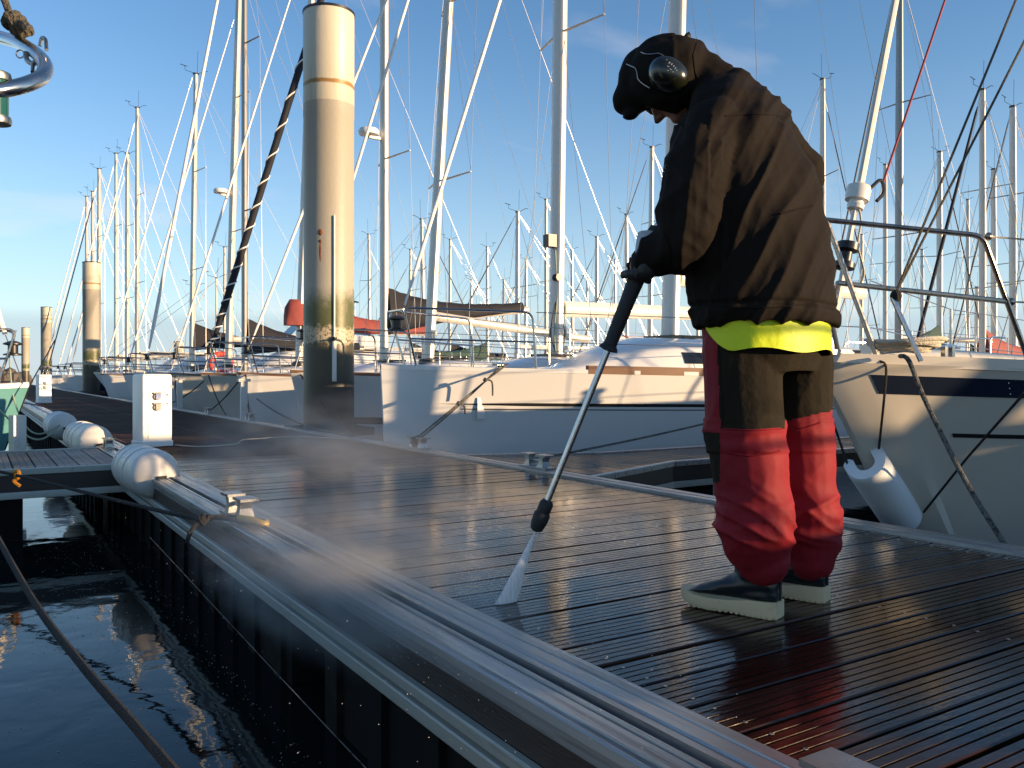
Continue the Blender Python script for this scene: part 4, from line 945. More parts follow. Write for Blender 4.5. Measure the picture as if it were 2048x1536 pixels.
cg = ground(474, 1040); c1 = cleat(cg.x + 0.01, cg.y, 0.016, 'galvanised double-post cleat on the near edge with a yellow-spliced rope', 1.0, R(2))
cleat(3.405, 6.98, 0.016, 'far-edge cleat wrapped with mooring line below the plumb white bow')
cleat(3.405, 5.05, 0.016, 'bare far-edge cleat where the brown side pontoon joins', 1.0)
cleat(1.03, 8.55, 0.012, 'small dark cleat where the left side pontoon joins', 0.9, 0, 'tarn')
cleat(3.405, 12.6, 0.016, 'far-edge cleat behind the thick pile', 1.0)
cleat(3.405, 15.2, 0.016, 'far-edge cleat left of the thick pile with crossed dark lines', 1.0)
cleat(1.08, 0.70, 0.016, 'low cleat corner at the very bottom of the picture', 0.9)
tag(obj('line_guide', MB().box((3.46, 13.1, 0.28), (0.05, 0.03, 0.30)).box((3.46, 13.1, 0.60), (0.09, 0.05, 0.02)), MT['fend']), 'slim white bow-stop post on the far edge left of the pile', 'post')
tag(obj('line_guide', MB().box((3.46, 17.9, 0.28), (0.05, 0.03, 0.30)).box((3.46, 17.9, 0.60), (0.09, 0.05, 0.02)), MT['fend']), 'slim white bow-stop post on the far edge right of the pedestal', 'post')

# ------------------------------------------------------------------ ropes
def rope(label, pts, r_, m_, name='mooring_rope', n=7, cat='rope', group=None):
    o = obj(name, MB().tube(pts, r_, n), MT[m_]); tag(o, label, cat, group); return o
def knot(mb, c, r_):
    for a in range(3):
        rot = Matrix.Rotation(a * 1.1, 3, 'X') @ Matrix.Rotation(a * 0.8, 3, 'Y'); ps = [c + rot @ Vector((1.5 * r_ * math.cos(t), 1.5 * r_ * math.sin(t), 0.4 * r_ * math.sin(2 * t))) for t in [2 * math.pi * i / 14 for i in range(15)]]
        mb.tube(ps, r_ * 0.8, 7)
    return mb
# black line from the left pontoon to the near cleat, knotted, tail hanging over the edge
k0 = at(405, 1040, 3.82); r1 = MB().tube(bez([at(-60, 930, 6.0), at(60, 957, 5.6), at(230, 1000, 4.7), at(330, 1024, 4.2), k0]), 0.011, 8)
knot(r1, k0, 0.013)
r1.tube(bez([k0, at(440, 1036, 3.86), at(500, 1046, 3.80), at(528, 1050, 3.78), at(524, 1042, 3.86), at(470, 1034, 3.92), k0 + Vector((0.02, 0, 0.012))]), 0.011, 8)
r1.tube(bez([k0, at(392, 1050, 3.80), at(380, 1066, 3.78), at(374, 1084, 3.80)]), 0.010, 7)
ro1 = obj('mooring_rope', r1, MT['ropeb']); tag(ro1, 'black knotted rope stretched from the left side pontoon to the near cleat', 'rope')
obj('splice_sleeve', MB().tube(bez([at(478, 1035, 3.80), at(505, 1040, 3.77), at(530, 1048, 3.755), at(532, 1043, 3.80)]), 0.0145, 8), MT['yel'], ro1)
tag(obj('rope_end', knot(MB().tube(bez([at(22, 948, 5.78), at(36, 942, 5.74), at(38, 954, 5.74), at(28, 962, 5.74), at(40, 972, 5.74)]), 0.012, 7), at(34, 952, 5.72), 0.009), MT['orange']), 'frayed orange rope end tied to the left side pontoon', 'rope')
# heavy dark line dropping past the lower left corner
rope('heavy dark braided rope crossing the water at the lower left', bez([at(-40, 1010, 3.3), at(60, 1190, 2.35), at(160, 1325, 1.85), at(260, 1440, 1.58), at(345, 1540, 1.38), at(430, 1640, 1.25)]), 0.0095, 'ropeb', n=8)
rope('thin pale line hanging in the dark below the near edge', bez([at(300, 1075, 3.0), at(500, 1290, 2.2), at(650, 1450, 1.85), at(740, 1545, 1.7)]), 0.0012, 'ropeg', n=5)
# bow lines of the plumb-bowed boat
cA = Vector((3.405, 6.98, 0.09)); bA = Vector((3.50, 8.04, WZ)) + H1.pt(0.115, 1.0, -1) + Vector((0, 0.03, 0.06)); mid = bA.lerp(cA, 0.55)
rm = MB().tube(sag(bA, cA, 0.02), 0.009, 7).tube(sag(bA + Vector((0.06, 0, 0)), mid, -0.01), 0.009, 7).tube([mid, cA + Vector((0, 0.07, 0.0))], 0.009, 7); knot(rm, mid, 0.012); knot(rm, cA, 0.02)
knot(rm, cA + Vector((0.0, 0.05, -0.02)), 0.022)
rm.tube(bez([mid, mid + Vector((0.05, -0.02, -0.02)), mid + Vector((0.06, -0.02, -0.10))]), 0.010, 7)
m2_ = bA.lerp(cA, 0.22); rm.tube(bez([m2_, m2_ + Vector((0.06, -0.03, -0.02)), m2_ + Vector((0.07, -0.03, -0.16))]), 0.009, 7); knot(rm, m2_, 0.011)
tag(obj('mooring_rope', rm, MT['ropeg']), 'doubled grey mooring line from the plumb white bow to its cleat', 'rope')
rope('speckled spring line running from the bare cleat to the right', sag((3.405, 5.05, 0.08), (7.2, 5.9, 0.42), 0.03), 0.009, 'ropeg')
# lines of the cream boat
rope('grey flecked bow line from the cream boat down to the pontoon edge', bez([at(1800, 712, 4.05), at(1818, 722, 3.98), at(1850, 800, 3.92), at(1930, 960, 3.72), at(2010, 1090, 3.50)]), 0.011, 'ropeg', n=8)
rope('black line crossing the cream hull from its bow fender', [at(1846, 1026, 4.40), at(1935, 915, 4.0), at(2050, 785, 3.55)], 0.006, 'ropeb')
# crossing bow lines between the next boats
for i, (lab, a, c, d_) in enumerate((
    ('dark bow line crossing low behind the thick pile', (3.75, 11.35, 0.70), (3.41, 8.6, 0.05), 0.05),
    ('dark bow line from the third bow to the far edge', (3.7, 13.9, 0.70), (3.41, 12.6, 0.05), 0.06),
    ('black crossed bow line just left of the pile', (3.7, 13.95, 0.72), (3.41, 15.2, 0.05), 0.06),
    ('black crossed bow line under the black striped forestay', (3.7, 16.5, 0.70), (3.41, 14.0, 0.05), 0.08),
    ('long dark bow line right of the pedestal', (3.75, 16.5, 0.70), (3.41, 19.0, 0.05), 0.08),
    ('slack dark line behind the pedestal', (3.75, 19.9, 0.70), (3.41, 17.9, 0.05), 0.10),
    ('thin pale line slung along behind the foot of the pile', (3.47, 8.9, 0.03), (3.6, 12.9, 0.32), 0.10))):
    rope(lab, sag(a, c, d_), 0.011, 'ropeg' if 'pale' in lab else 'ropeb')
# pale green line looped from the teal boat to the fenders
rope('pale green line looped from the teal bow to the middle fender', bez([at(-20, 800, 9.0), at(30, 850, 8.9), at(62, 876, 8.9), at(90, 876, 8.9), at(118, 852, 9.0)]), 0.010, 'ropegr')
rope('second pale line looped below the first at the teal bow', bez([at(18, 700, 9.3), at(26, 790, 9.1), at(50, 850, 8.9), at(80, 868, 8.9), at(120, 850, 9.0)]), 0.008, 'ropegr')
rope('thin black line crossing the teal bow', [at(10, 900, 8.8), at(60, 770, 9.1), at(110, 680, 9.6)], 0.007, 'ropeb')
# pale lead lying across the planks from the pedestal
rope('thin pale lead lying across the planks from the pedestal', bez([ground(350, 890, 0.006), ground(400, 893, 0.006), ground(470, 888, 0.006), ground(485, 880, 0.006), ground(520, 877, 0.006), ground(600, 873, 0.006), ground(720, 880, 0.006)]), 0.0055, 'ropew', 'power_lead', cat='cable')
# rubber lead of the farther pedestal
rope('red hose lying along the edge before the farther pedestal', bez([ground(30, 803, 0.02), ground(60, 808, 0.02), ground(85, 812, 0.03)]), 0.018, 'ropered', 'hose', cat='hose')

# ------------------------------------------------------------------ neighbour's bow rail in the top left corner
nb, HN = sailboat('grey hulled boat left of the view whose steel bow rail pokes into the corner', -0.62, 1.78, 8.0, 2.3, 1.25, 0.3, -1, mast_x=3.2, mast_top=12.0, mast_r=0.08, detail=0, hull='gel', stay=None, boom=False, group='boats on the left of the pontoon')
Yb = 1.42
ring_pts = [at(-190, 78, 1.75), at(-60, 66, 1.60), at(20, 80, 1.50), at(62, 100, 1.42), at(86, 122, 1.36), at(90, 143, 1.31), at(74, 160, 1.27), at(30, 175, 1.23), at(-40, 186, 1.20), at(-170, 196, 1.18)]
o_ = obj('pulpit', MB().tube(bez(ring_pts, 6), 0.0115, 14), MT['steel'], nb)
obj('nav_light', MB().lathe([(0.020, 0), (0.020, 0.006), (0.0175, 0.008), (0.0175, 0.062), (0.020, 0.064), (0.020, 0.072), (0.012, 0.074)], at(-10, 246, 1.22), 18), MT['green'], nb)
for zz_ in (0, 0.062): obj('lamp_ring', MB().lathe([(0.0205, zz_ - 0.001), (0.0215, zz_ + 0.004), (0.0205, zz_ + 0.009)], at(-10, 246, 1.22), 18), MT['tarn'], nb)
kk = at(30, 46, 1.46)
km = MB().tube(bez([at(2, -20, 1.47), at(12, 8, 1.465), at(20, 28, 1.46), kk]), 0.006, 8); knot(km, kk, 0.0095); knot(km, kk + CX * 0.010 - Vector((0, 0, 0.006)), 0.0085)
km.tube(bez([kk, at(50, 52, 1.44), at(60, 66, 1.43)]), [0.008] * 16 + [0.006], 8)
tag(obj('lashing_rope', km, MT['ropek']), 'khaki lashing knotted on the steel bow rail in the top left corner', 'rope')
hk = MB().tube(bez([at(52, 106, 1.40), at(54, 120, 1.39), at(66, 128, 1.38), at(70, 124, 1.37)]), 0.0042, 8).tube([at(66, 128, 1.37), at(65, 144, 1.36)], 0.003, 7)
hk.tube(bez([at(80, 92, 1.37), at(84, 76, 1.37), at(91, 80, 1.36), at(93, 100, 1.35)]), 0.003, 7)
hk.tube([at(40, 108, 1.40) + (CX * math.cos(t) + Vector((0, 0, 1)) * math.sin(t)) * 0.0065 for t in [2 * math.pi * i / 16 for i in range(17)]], 0.0012, 6)
obj('rail_hook', hk, MT['tarn'], nb)
# ------------------------------------------------------------------ the man with the pressure washer
MT['jacket'] = mat('black_brown_jacket', (0.0125, 0.0095, 0.0076), 0.8, var=0.25, scale=7, bump=0.12, bscale=34, spec=0.08)
MT['red'] = mat('red_oilskin', (0.205, 0.009, 0.016), 0.7, var=0.25, scale=8, bump=0.10, bscale=30, spec=0.22)
MT['olive'] = mat('black_seat_panel', (0.018, 0.0145, 0.0095), 0.85, spec=0.1, var=0.25, scale=8, bump=0.2, bscale=40)
MT['hivis'] = mat('yellow_hi_vis', (0.62, 0.72, 0.0), 0.55, var=0.1, scale=6, bump=0.25, bscale=20)
MT['boot'] = mat('navy_rubber_boot', (0.010, 0.014, 0.017), 0.36, var=0.25, scale=10, rvar=0.1, bump=0.05, bscale=40)
MT['sole'] = mat('cream_sole', (0.62, 0.49, 0.29), 0.6, var=0.12, scale=12, dirt=((0.22, 0.16, 0.09), 0.58, 0.8, 14))
MT['skin'] = mat('skin', (0.26, 0.115, 0.075), 0.5, var=0.12, scale=14)
MT['glove'] = mat('black_glove', (0.020, 0.019, 0.020), 0.6, var=0.3, scale=20, bump=0.3, bscale=60)
MT['cuff'] = mat('pale_glove_cuff', (0.40, 0.43, 0.46), 0.7, var=0.15, scale=20, bump=0.3, bscale=40)
MT['cup'] = mat('dark_ear_cup', (0.010, 0.012, 0.007), 0.22, var=0.1, coat=0.4)
MT['print'] = mat('pale_print', (0.26, 0.27, 0.30), 0.6, var=0.1)
FW = (CX * -0.72 + CY * 0.69).normalized(); LF = (CX * -0.69 - CY * 0.72).normalized(); UP = Vector((0, 0, 1))
def sec(u, v, Y, a, b, n=28, tilt=0.0, p=2.3):
    """body section: a across (his left-right), b fore and aft"""
    c = at(u, v, Y); o = []
    for j in range(n):
        t = 2 * math.pi * j / n; x = math.copysign(abs(math.cos(t)) ** (2 / p), math.cos(t)); y = math.copysign(abs(math.sin(t)) ** (2 / p), math.sin(t))
        o.append(c + LF * (a * x) + FW * (b * y) + UP * (tilt * b * y))
    return o
def limb(mb, pts, rs, n=14):
    P = bez(pts, 6); m = len(P); k = len(rs) - 1
    rr = []
    for i in range(m):
        f = i / (m - 1) * k; a = min(int(f), k - 1); rr.append(rs[a] + (rs[a + 1] - rs[a]) * (f - a))
    mb.tube(P, rr, n)
    mb.ell(P[0], (rr[0],) * 3); mb.ell(P[-1], (rr[-1],) * 3)
def mesh_obj(name, me, mats, parent, pick=None):
    for m_ in mats: me.materials.append(m_)
    if pick:
        for p in me.polygons: p.material_index = pick(p.center, p.normal)
    me.polygons.foreach_set('use_smooth', [True] * len(me.polygons))
    o = bpy.data.objects.new(name, me); COL.objects.link(o)
    if parent: o.parent = parent; o.matrix_parent_inverse = parent.matrix_basis.inverted()
    return o
def pic(p):
    """column and row at which a point of the man shows"""
    x = p.dot(CX); y = p.x * CY.x + p.y * CY.y
    return 1024 + FPX * x / y, HOR - FPX * (p.z - CAM_H) / y, y
def fold(me, f):
    me.update(); nn = [v.normal.copy() for v in me.vertices]
    for v, n in zip(me.vertices, nn): v.co = v.co + n * f(v.co, n)
    me.update()

# body under the clothes: one continuous mesh with head, face, arms, hands' wrists and legs
bm_ = MB()
bm_.loft([sec(1525, 700, 2.50, 0.17, 0.12), sec(1520, 560, 2.50, 0.16, 0.11), sec(1505, 400, 2.52, 0.18, 0.12), sec(1480, 260, 2.56, 0.16, 0.10), sec(1455, 205, 2.60, 0.08, 0.07)])
limb(bm_, [at(1450, 215, 2.60), at(1400, 190, 2.66), at(1360, 180, 2.70)], [0.065, 0.06, 0.06])
hc = at(1338, 160, 2.70); fdir = (FW * 0.52 - UP * 0.85).normalized(); crown = (FW * 0.85 + UP * 0.52).normalized()
hrot = Matrix((LF, fdir, crown)).transposed()
bm_.ell(hc, (0.078, 0.098, 0.115), hrot, 20, 14)
jaw = hc + fdir * 0.035 - crown * 0.065; bm_.ell(jaw, (0.055, 0.07, 0.055), hrot)
nose = hc + fdir * 0.098 - crown * 0.012
bm_.tube([hc + fdir * 0.085 + crown * 0.022, nose + fdir * 0.008, nose + fdir * 0.024 - crown * 0.012, nose + fdir * 0.004 - crown * 0.024], [0.012, 0.014, 0.018, 0.012], 8)
bm_.ell(jaw + fdir * 0.058 - crown * 0.026, (0.024, 0.02, 0.02), hrot, 10, 8)                         # chin
for k in (-1, 1): bm_.ell(jaw + fdir * 0.056 + crown * (0.012 + 0.007 * k), (0.026, 0.012, 0.007), hrot, 10, 6)   # lips
for sd_ in (-1, 1):
    bm_.ell(hc + LF * sd_ * 0.03 + fdir * 0.088 + crown * 0.032, (0.026, 0.014, 0.009), hrot, 10, 6)   # brows
    bm_.ell(hc + LF * sd_ * 0.076 - crown * 0.005, (0.012, 0.022, 0.032), hrot, 10, 8)                  # ears
    bm_.ell(hc + LF * sd_ * 0.042 + fdir * 0.07 - crown * 0.02, (0.03, 0.03, 0.025), hrot, 10, 8)       # cheeks
HANDL = at(1279, 532, 2.47); ELL = at(1372, 462, 2.36); SHL = at(1425, 265, 2.42)
HANDR = at(1352, 410, 2.74); ELR = at(1600, 365, 2.80); SHR = at(1535, 265, 2.70)
limb(bm_, [SHL, ELL, HANDL], [0.055, 0.045, 0.03]); limb(bm_, [SHR, ELR, HANDR], [0.045, 0.038, 0.03])
HIPL, KNL, ANL = at(1478, 735, 2.44), at(1490, 920, 2.42), at(1535, 1128, 2.40)
HIPR, KNR, ANR = at(1585, 735, 2.60), at(1606, 915, 2.60), at(1622, 1122, 2.57)
limb(bm_, [HIPL, KNL, ANL], [0.08, 0.06, 0.042]); limb(bm_, [HIPR, KNR, ANR], [0.08, 0.06, 0.042])
foot = (FW * 0.985 + LF * 0.10).normalized()
for a in (ANL, ANR): limb(bm_, [a, Vector((a.x, a.y, 0.09)), Vector((a.x, a.y, 0.065)) + foot * 0.09], [0.036, 0.026, 0.02])
man = mesh_obj('person', remesh(bm_, 0.0065, 2), [MT['skin']], None)
tag(man, 'man in black hooded jacket and red oilskin trousers bent over a pressure washer lance', 'person')
for sd_ in (-1, 1):
    obj('eye', MB().ell(hc + LF * sd_ * 0.031 + fdir * 0.089 + crown * 0.014, (0.013, 0.010, 0.009), hrot, 10, 8), MT['gel'], man)

# jacket: body, sleeves, collar
jm = MB()
jm.loft([sec(1531, 652, 2.50, 0.238, 0.182, tilt=0.0), sec(1530, 630, 2.50, 0.252, 0.192), sec(1526, 590, 2.50, 0.252, 0.192), sec(1522, 530, 2.50, 0.246, 0.186), sec(1514, 450, 2.51, 0.242, 0.178), sec(1503, 370, 2.525, 0.240, 0.168), sec(1492, 300, 2.545, 0.232, 0.150),
         sec(1482, 250, 2.56, 0.212, 0.130), sec(1480, 212, 2.58, 0.195, 0.118), sec(1458, 180, 2.60, 0.125, 0.098), sec(1440, 158, 2.63, 0.08, 0.075)])
limb(jm, [at(1430, 262, 2.42), at(1394, 340, 2.36), ELL, at(1342, 494, 2.40), at(1296, 520, 2.455)], [0.094, 0.096, 0.092, 0.076, 0.052], 16)
limb(jm, [at(1540, 262, 2.70), at(1580, 315, 2.76), ELR, at(1500, 420, 2.84), at(1372, 412, 2.76)], [0.080, 0.076, 0.074, 0.064, 0.05], 16)
jm.ell(at(1478, 300, 2.47), (0.17, 0.13, 0.14)); jm.ell(at(1395, 300, 2.50), (0.085, 0.085, 0.13))
limb(jm, [at(1466, 205, 2.60), at(1425, 185, 2.635), at(1395, 175, 2.66)], [0.100, 0.088, 0.085], 16)
jme = remesh(jm, 0.0062, 5)
zc0 = at(1525, 640, 2.5).z
def crease(v, k=3.0):
    """sharp ridges between soft hollows"""
    n_ = noise.noise(v); return max(0.0, 1 - abs(n_) * k)
def jfold(p, n):
    u, v, y = pic(p)
    # long pulls fanning from the shoulder blades down to the left hip, and the gathered hem
    wob = 0.5 * noise.noise(p * 5)
    ang = (u - 1585) * 0.0085 + (v - 150) * (0.0042 if u > 1420 else 0.001)
    d = 0.015 * crease(Vector((ang * 1.7 + 0.4 * wob, (v - 150) * 0.0024, 1.7)), 2.4) ** 1.5
    d += 0.002 * crease(Vector((ang * 4.1 + 0.4 * wob, (v - 150) * 0.005, 5.1)), 2.6) ** 2
    d += 0.006 * noise.noise(p * 5.0 + Vector((3, 1, 0)))
    d += 0.0010 * crease(p * 14 + Vector((0, 0, 9)), 2.5) ** 2
    if u < 1450 and v > 250:     # sleeve: slack rolls towards the elbow
        d += 0.009 * crease(Vector((v * 0.012 + u * 0.010 + wob, u * 0.004, 4.2)), 2.0) ** 1.5 + 0.003 * crease(Vector((v * 0.028 - u * 0.02, u * 0.008, 8.2)), 2.2) ** 1.5
    t = max(0, 1 - abs(p.z - zc0) / 0.07)
    d += 0.006 * t * crease(Vector((u * 0.045 + 0.03 * v, p.z * 4, 0)), 2.2) - 0.010 * max(0, 1 - abs(p.z - (zc0 + 0.035)) / 0.010)
    return d - 0.010
fold(jme, jfold)
jk = mesh_obj('jacket', jme, [MT['jacket']], man)
tag(jk, 'black hooded jacket')
# hood: shell with a deep front opening over a peaked cap
hm = MB()
ho = at(1338, 157, 2.685)
hm.ell(ho + crown * 0.006 - fdir * 0.004, (0.122, 0.128, 0.136), hrot, 24, 16)
limb(hm, [ho - crown * 0.02 - fdir * 0.02, at(1392, 158, 2.66), at(1440, 192, 2.62)], [0.118, 0.094, 0.082], 18)
hm.ell(at(1380, 112, 2.66), (0.062, 0.062, 0.056)); hm.ell(at(1258, 196, 2.735), (0.050, 0.060, 0.058), hrot)
hm.ell(at(1285, 150, 2.72), (0.075, 0.09, 0.08), hrot); hm.ell(at(1272, 225, 2.73), (0.06, 0.03, 0.022), Matrix.Rotation(R(-25), 3, 'Y'))
hme = remesh(hm, 0.0075, 3)
face_c = hc + fdir * 0.12 - crown * 0.03
def hfold(p, n):
    d = 0.006 * noise.noise(p * 11) + 0.004 * noise.noise(p * 25)
    u, v, y = pic(p)
    if u > 1350: d += 0.010 * crease(Vector((u * 0.028 + v * 0.006, v * 0.006, 2.2)), 2.2) ** 1.5 - 0.004
    r_ = (p - face_c); k = max(0, 1 - r_.length / 0.085)             # hollow of the opening
    return d - 0.10 * k * k
fold(hme, hfold)
hood = mesh_obj('hood', hme, [MT['jacket']], man)
tg = MB().tube(bez([at(1376, 80, 2.62), at(1373, 72, 2.62), at(1380, 66, 2.615)]), 0.006, 7).ell(at(1375, 73, 2.62), (0.011, 0.011, 0.012), None, 8, 6)
obj('cord_toggle', tg, MT['rubber'], hood)
# face in the shade of the cap
from mathutils.bvhtree import BVHTree
def surf(tree, u, v, off):
    """the point of a garment's surface that shows at column u, row v, lifted off it a little"""
    d = (at(u, v, 2.0) - cam.location).normalized(); hit = tree.ray_cast(cam.location, d)
    return (hit[0] - d * off) if hit[0] else at(u, v, 2.6)
hood_tree = BVHTree.FromPolygons([v.co for v in hme.vertices], [tuple(p.vertices) for p in hme.polygons])
jk_tree = BVHTree.FromPolygons([v.co for v in jme.vertices], [tuple(p.vertices) for p in jme.polygons])
# ear defenders over the hood
ed = empty('ear_defenders', at(1338, 150, 2.55)); ed.parent = man; ed.matrix_parent_inverse = man.matrix_basis.inverted()
toc = -CY
ctr = surf(hood_tree, 1337, 149, 0.0); ctr = ctr + CY * 0.012
e1 = (CX * 0.86 - UP * 0.5).normalized(); e3 = toc; e2 = e3.cross(e1).normalized(); er = Matrix((e1, e2, e3)).transposed()
cupm = MB()
rings = []
for r_, d_ in ((0.98, -0.02), (1.0, 0.012), (0.96, 0.03), (0.80, 0.046), (0.5, 0.057), (0.12, 0.061)):
    rings.append([ctr + er @ Vector((0.064 * r_ * math.cos(t), 0.048 * r_ * math.sin(t), d_)) for t in [2 * math.pi * j / 28 for j in range(28)]])
cupm.loft(rings); obj('ear_cup', cupm, MT['cup'], ed, sharp=60)
obj('ear_cup', MB().ell(ctr + CY * 0.25 + CX * 0.01, (0.055, 0.045, 0.04), er), MT['cup'], ed)
rings = [[ctr + er @ Vector((0.058 * r_ * math.cos(t), 0.043 * r_ * math.sin(t), d_)) for t in [2 * math.pi * j / 24 for j in range(24)]] for r_, d_ in ((1, -0.05), (1.04, -0.035), (1.0, -0.022))]
obj('ear_cushion', MB().loft(rings), MT['rubber'], ed)
w1 = [surf(hood_tree, u, v, 0.004) for u, v in ((1282, 104), (1292, 108), (1305, 108), (1318, 107), (1330, 113), (1342, 120))]
w2 = [surf(hood_tree, u, v, 0.004) for u, v in ((1253, 128), (1262, 132), (1270, 136), (1274, 146), (1276, 158), (1286, 168), (1299, 176))]
obj('head_band', MB().tube(bez(w1, 3), 0.0016, 6).tube(bez(w2, 3), 0.0016, 6), MT['wire'], ed)
pm2 = MB()
for (x, y, w_, h_) in ((-.024, .016, .005, .006), (-.014, .013, .004, .005), (-.006, .012, .003, .006), (.002, .010, .0028, .005), (.009, .007, .003, .0055), (.016, .004, .0025, .004), (-.012, .001, .006, .002), (-.001, -.003, .006, .002), (.009, -.006, .004, .0018), (-.006, -.010, .004, .0016)):
    pm2.box(ctr + er @ Vector((x, y, 0.0615 - 0.35 * (x * x + y * y) * 22)), (w_ * 0.55, h_ * 0.55, 0.0006), er)
obj('printed_mark', pm2, MT['print'], ed, smooth=False)
# small pale letters on the upper arm
fc = bpy.data.curves.new('t', 'FONT'); fc.body = 'SIO'; fc.size = 0.030; fc.extrude = 0.0004
fo = bpy.data.objects.new('t', fc); COL.objects.link(fo)
tm = bpy.data.meshes.new_from_object(fo.evaluated_get(bpy.context.evaluated_depsgraph_get())); bpy.data.objects.remove(fo)
lo_ = bpy.data.objects.new('sleeve_lettering', tm); COL.objects.link(lo_); tm.materials.append(MT['print'])

# trousers: red, black seat and thigh panel, bunched over the boots
tm_ = MB()
tm_.loft([sec(1525, 585, 2.50, 0.205, 0.155), sec(1525, 660, 2.50, 0.205, 0.158), sec(1526, 700, 2.505, 0.205, 0.155), sec(1528, 745, 2.51, 0.185, 0.13)])
limb(tm_, [at(1482, 700, 2.44), at(1486, 800, 2.43), at(1492, 880, 2.42), at(1500, 930, 2.415), at(1506, 1000, 2.405), at(1506, 1050, 2.40), at(1514, 1088, 2.40), at(1526, 1120, 2.40)], [0.116, 0.112, 0.108, 0.110, 0.102, 0.106, 0.098, 0.078], 18)
limb(tm_, [at(1590, 700, 2.60), at(1594, 800, 2.60), at(1598, 850, 2.60), at(1604, 920, 2.60), at(1612, 1000, 2.59), at(1620, 1040, 2.58), at(1622, 1088, 2.575), at(1624, 1120, 2.57)], [0.112, 0.106, 0.098, 0.098, 0.098, 0.100, 0.084, 0.070], 18)
limb(tm_, [at(1650, 1015, 2.57), at(1680, 1044, 2.565), at(1688, 1047, 2.56)], [0.05, 0.03, 0.014], 12)
tme = remesh(tm_, 0.0055, 6)
def tfold(p, n):
    u, v, y = pic(p); wob = noise.noise(p * 4)
    d = 0.005 * noise.noise(p * 5)
    if v > 900:                    # slack cloth sinks into two or three big rolls above the boots
        s_ = min(1, (v - 900) / 130) * max(0.2, min(1, (1128 - v) / 50))
        d += 0.020 * s_ * crease(Vector((v * 0.0125 + (u - 1500) * 0.0075 + 0.5 * wob, u * 0.004, y * 3)), 1.7) ** 1.3
        d += 0.012 * s_ * s_ * crease(Vector((v * 0.028 - u * 0.013 + 0.4 * wob, u * 0.010, y * 3 + 3)), 1.9) ** 1.6 - 0.009 * s_
    if 838 < v < 905: d += 0.007 * crease(Vector((v * 0.03 + 0.3 * wob, u * 0.008, 7)), 1.8)
    if v < 1000: d += 0.007 * (1 - max(0, (v - 880) / 120)) * crease(Vector(((u + v * 0.45) * 0.008 + 0.3 * wob, (v - u) * 0.0022, 5)), 2.0) ** 1.5
    return d - 0.004
fold(tme, tfold)
def tpick(c, n):
    u, v, y = pic(c)
    left = y < 2.52
    edge = 1432 + (v - 650) * 0.045
    lim = 858 if u < 1570 else 842 - (u - 1570) * 0.22
    if u < edge:
        return 1 if (865 < v < 965 and u < 1440) else 0
    return 1 if v < lim else 0
tr_ = mesh_obj('trousers', tme, [MT['red'], MT['olive']], man, tpick)
tag(tr_, 'red oilskin trousers with black seat panel')
# yellow shirt tail below the jacket hem, at the back and his left
hv = MB(); rows = []
for k in range(9):
    row = []
    for j in range(41):
        t = R(-178 + 205 * j / 40); f = j / 40
        drop = 0.010 + 0.088 * min(1, (f / 0.06)) * min(1, ((1 - f) / 0.16) ** 0.6) * (1 - 0.12 * f)
        z = at(1530, 640, 2.5).z - k / 8 * (drop + 0.022) + 0.02
        rr = 1.0 + 0.02 * noise.noise(Vector((j * 0.35, k * 0.15, 1))) + 0.004 * k
        c = at(1529, 650, 2.5); row.append(Vector((c.x, c.y, 0)) + LF * (0.224 * math.cos(t) * rr) + FW * (0.172 * math.sin(t) * rr) + UP * (z + 0.006 * math.sin(j * 0.5)))
    rows.append(row)
inner = [[p + (Vector((at(1529, 650, 2.5).x, at(1529, 650, 2.5).y, p.z)) - p).normalized() * 0.005 for p in row] for row in reversed(rows)]
obj('hi_vis_shirt', hv.loft(rows + inner + [rows[0]], False, False), MT['hivis'], man, sharp=70)

# stitched seams lying on the cloth
tr_tree = BVHTree.FromPolygons([v.co for v in tme.vertices], [tuple(p.vertices) for p in tme.polygons])
def seam(tree, uv, m_, parent, r_=0.0022):
    P = []
    for (u0, v0), (u1, v1) in zip(uv, uv[1:]):
        for k in range(8): P.append(surf(tree, u0 + (u1 - u0) * k / 8, v0 + (v1 - v0) * k / 8, 0.0012))
    P.append(surf(tree, *uv[-1], 0.0012))
    Q = [P[0]] + [(P[i - 1] + P[i] * 2 + P[i + 1]) / 4 for i in range(1, len(P) - 1)] + [P[-1]]
    obj('seam', MB().tube(Q, r_, 5), m_, parent)
seam(jk_tree, [(1450, 232), (1500, 228), (1550, 230), (1582, 236)], MT['jacket'], jk)                           # yoke
seam(jk_tree, [(1400, 606), (1450, 614), (1530, 616), (1600, 610), (1650, 600)], MT['jacket'], jk)              # hem channel
seam(jk_tree, [(1560, 428), (1590, 420), (1625, 412)], MT['jacket'], jk, 0.0034)                                # waist cord
seam(hood_tree, [(1394, 86), (1386, 110), (1390, 145), (1404, 172)], MT['jacket'], hood, 0.0024)
seam(jk_tree, [(1446, 420), (1440, 500), (1436, 600)], MT['jacket'], jk)                                        # side
seam(jk_tree, [(1330, 472), (1340, 500), (1338, 528)], MT['jacket'], jk, 0.0028)                                # cuff
seam(tr_tree, [(1437, 690), (1441, 760), (1444, 850)], MT['olive'], tr_)
seam(tr_tree, [(1446, 858), (1500, 861), (1562, 857)], MT['red'], tr_, 0.003)
seam(tr_tree, [(1450, 905), (1500, 912), (1560, 902)], MT['red'], tr_, 0.003)
seam(tr_tree, [(1585, 862), (1615, 855), (1640, 846)], MT['red'], tr_, 0.003)

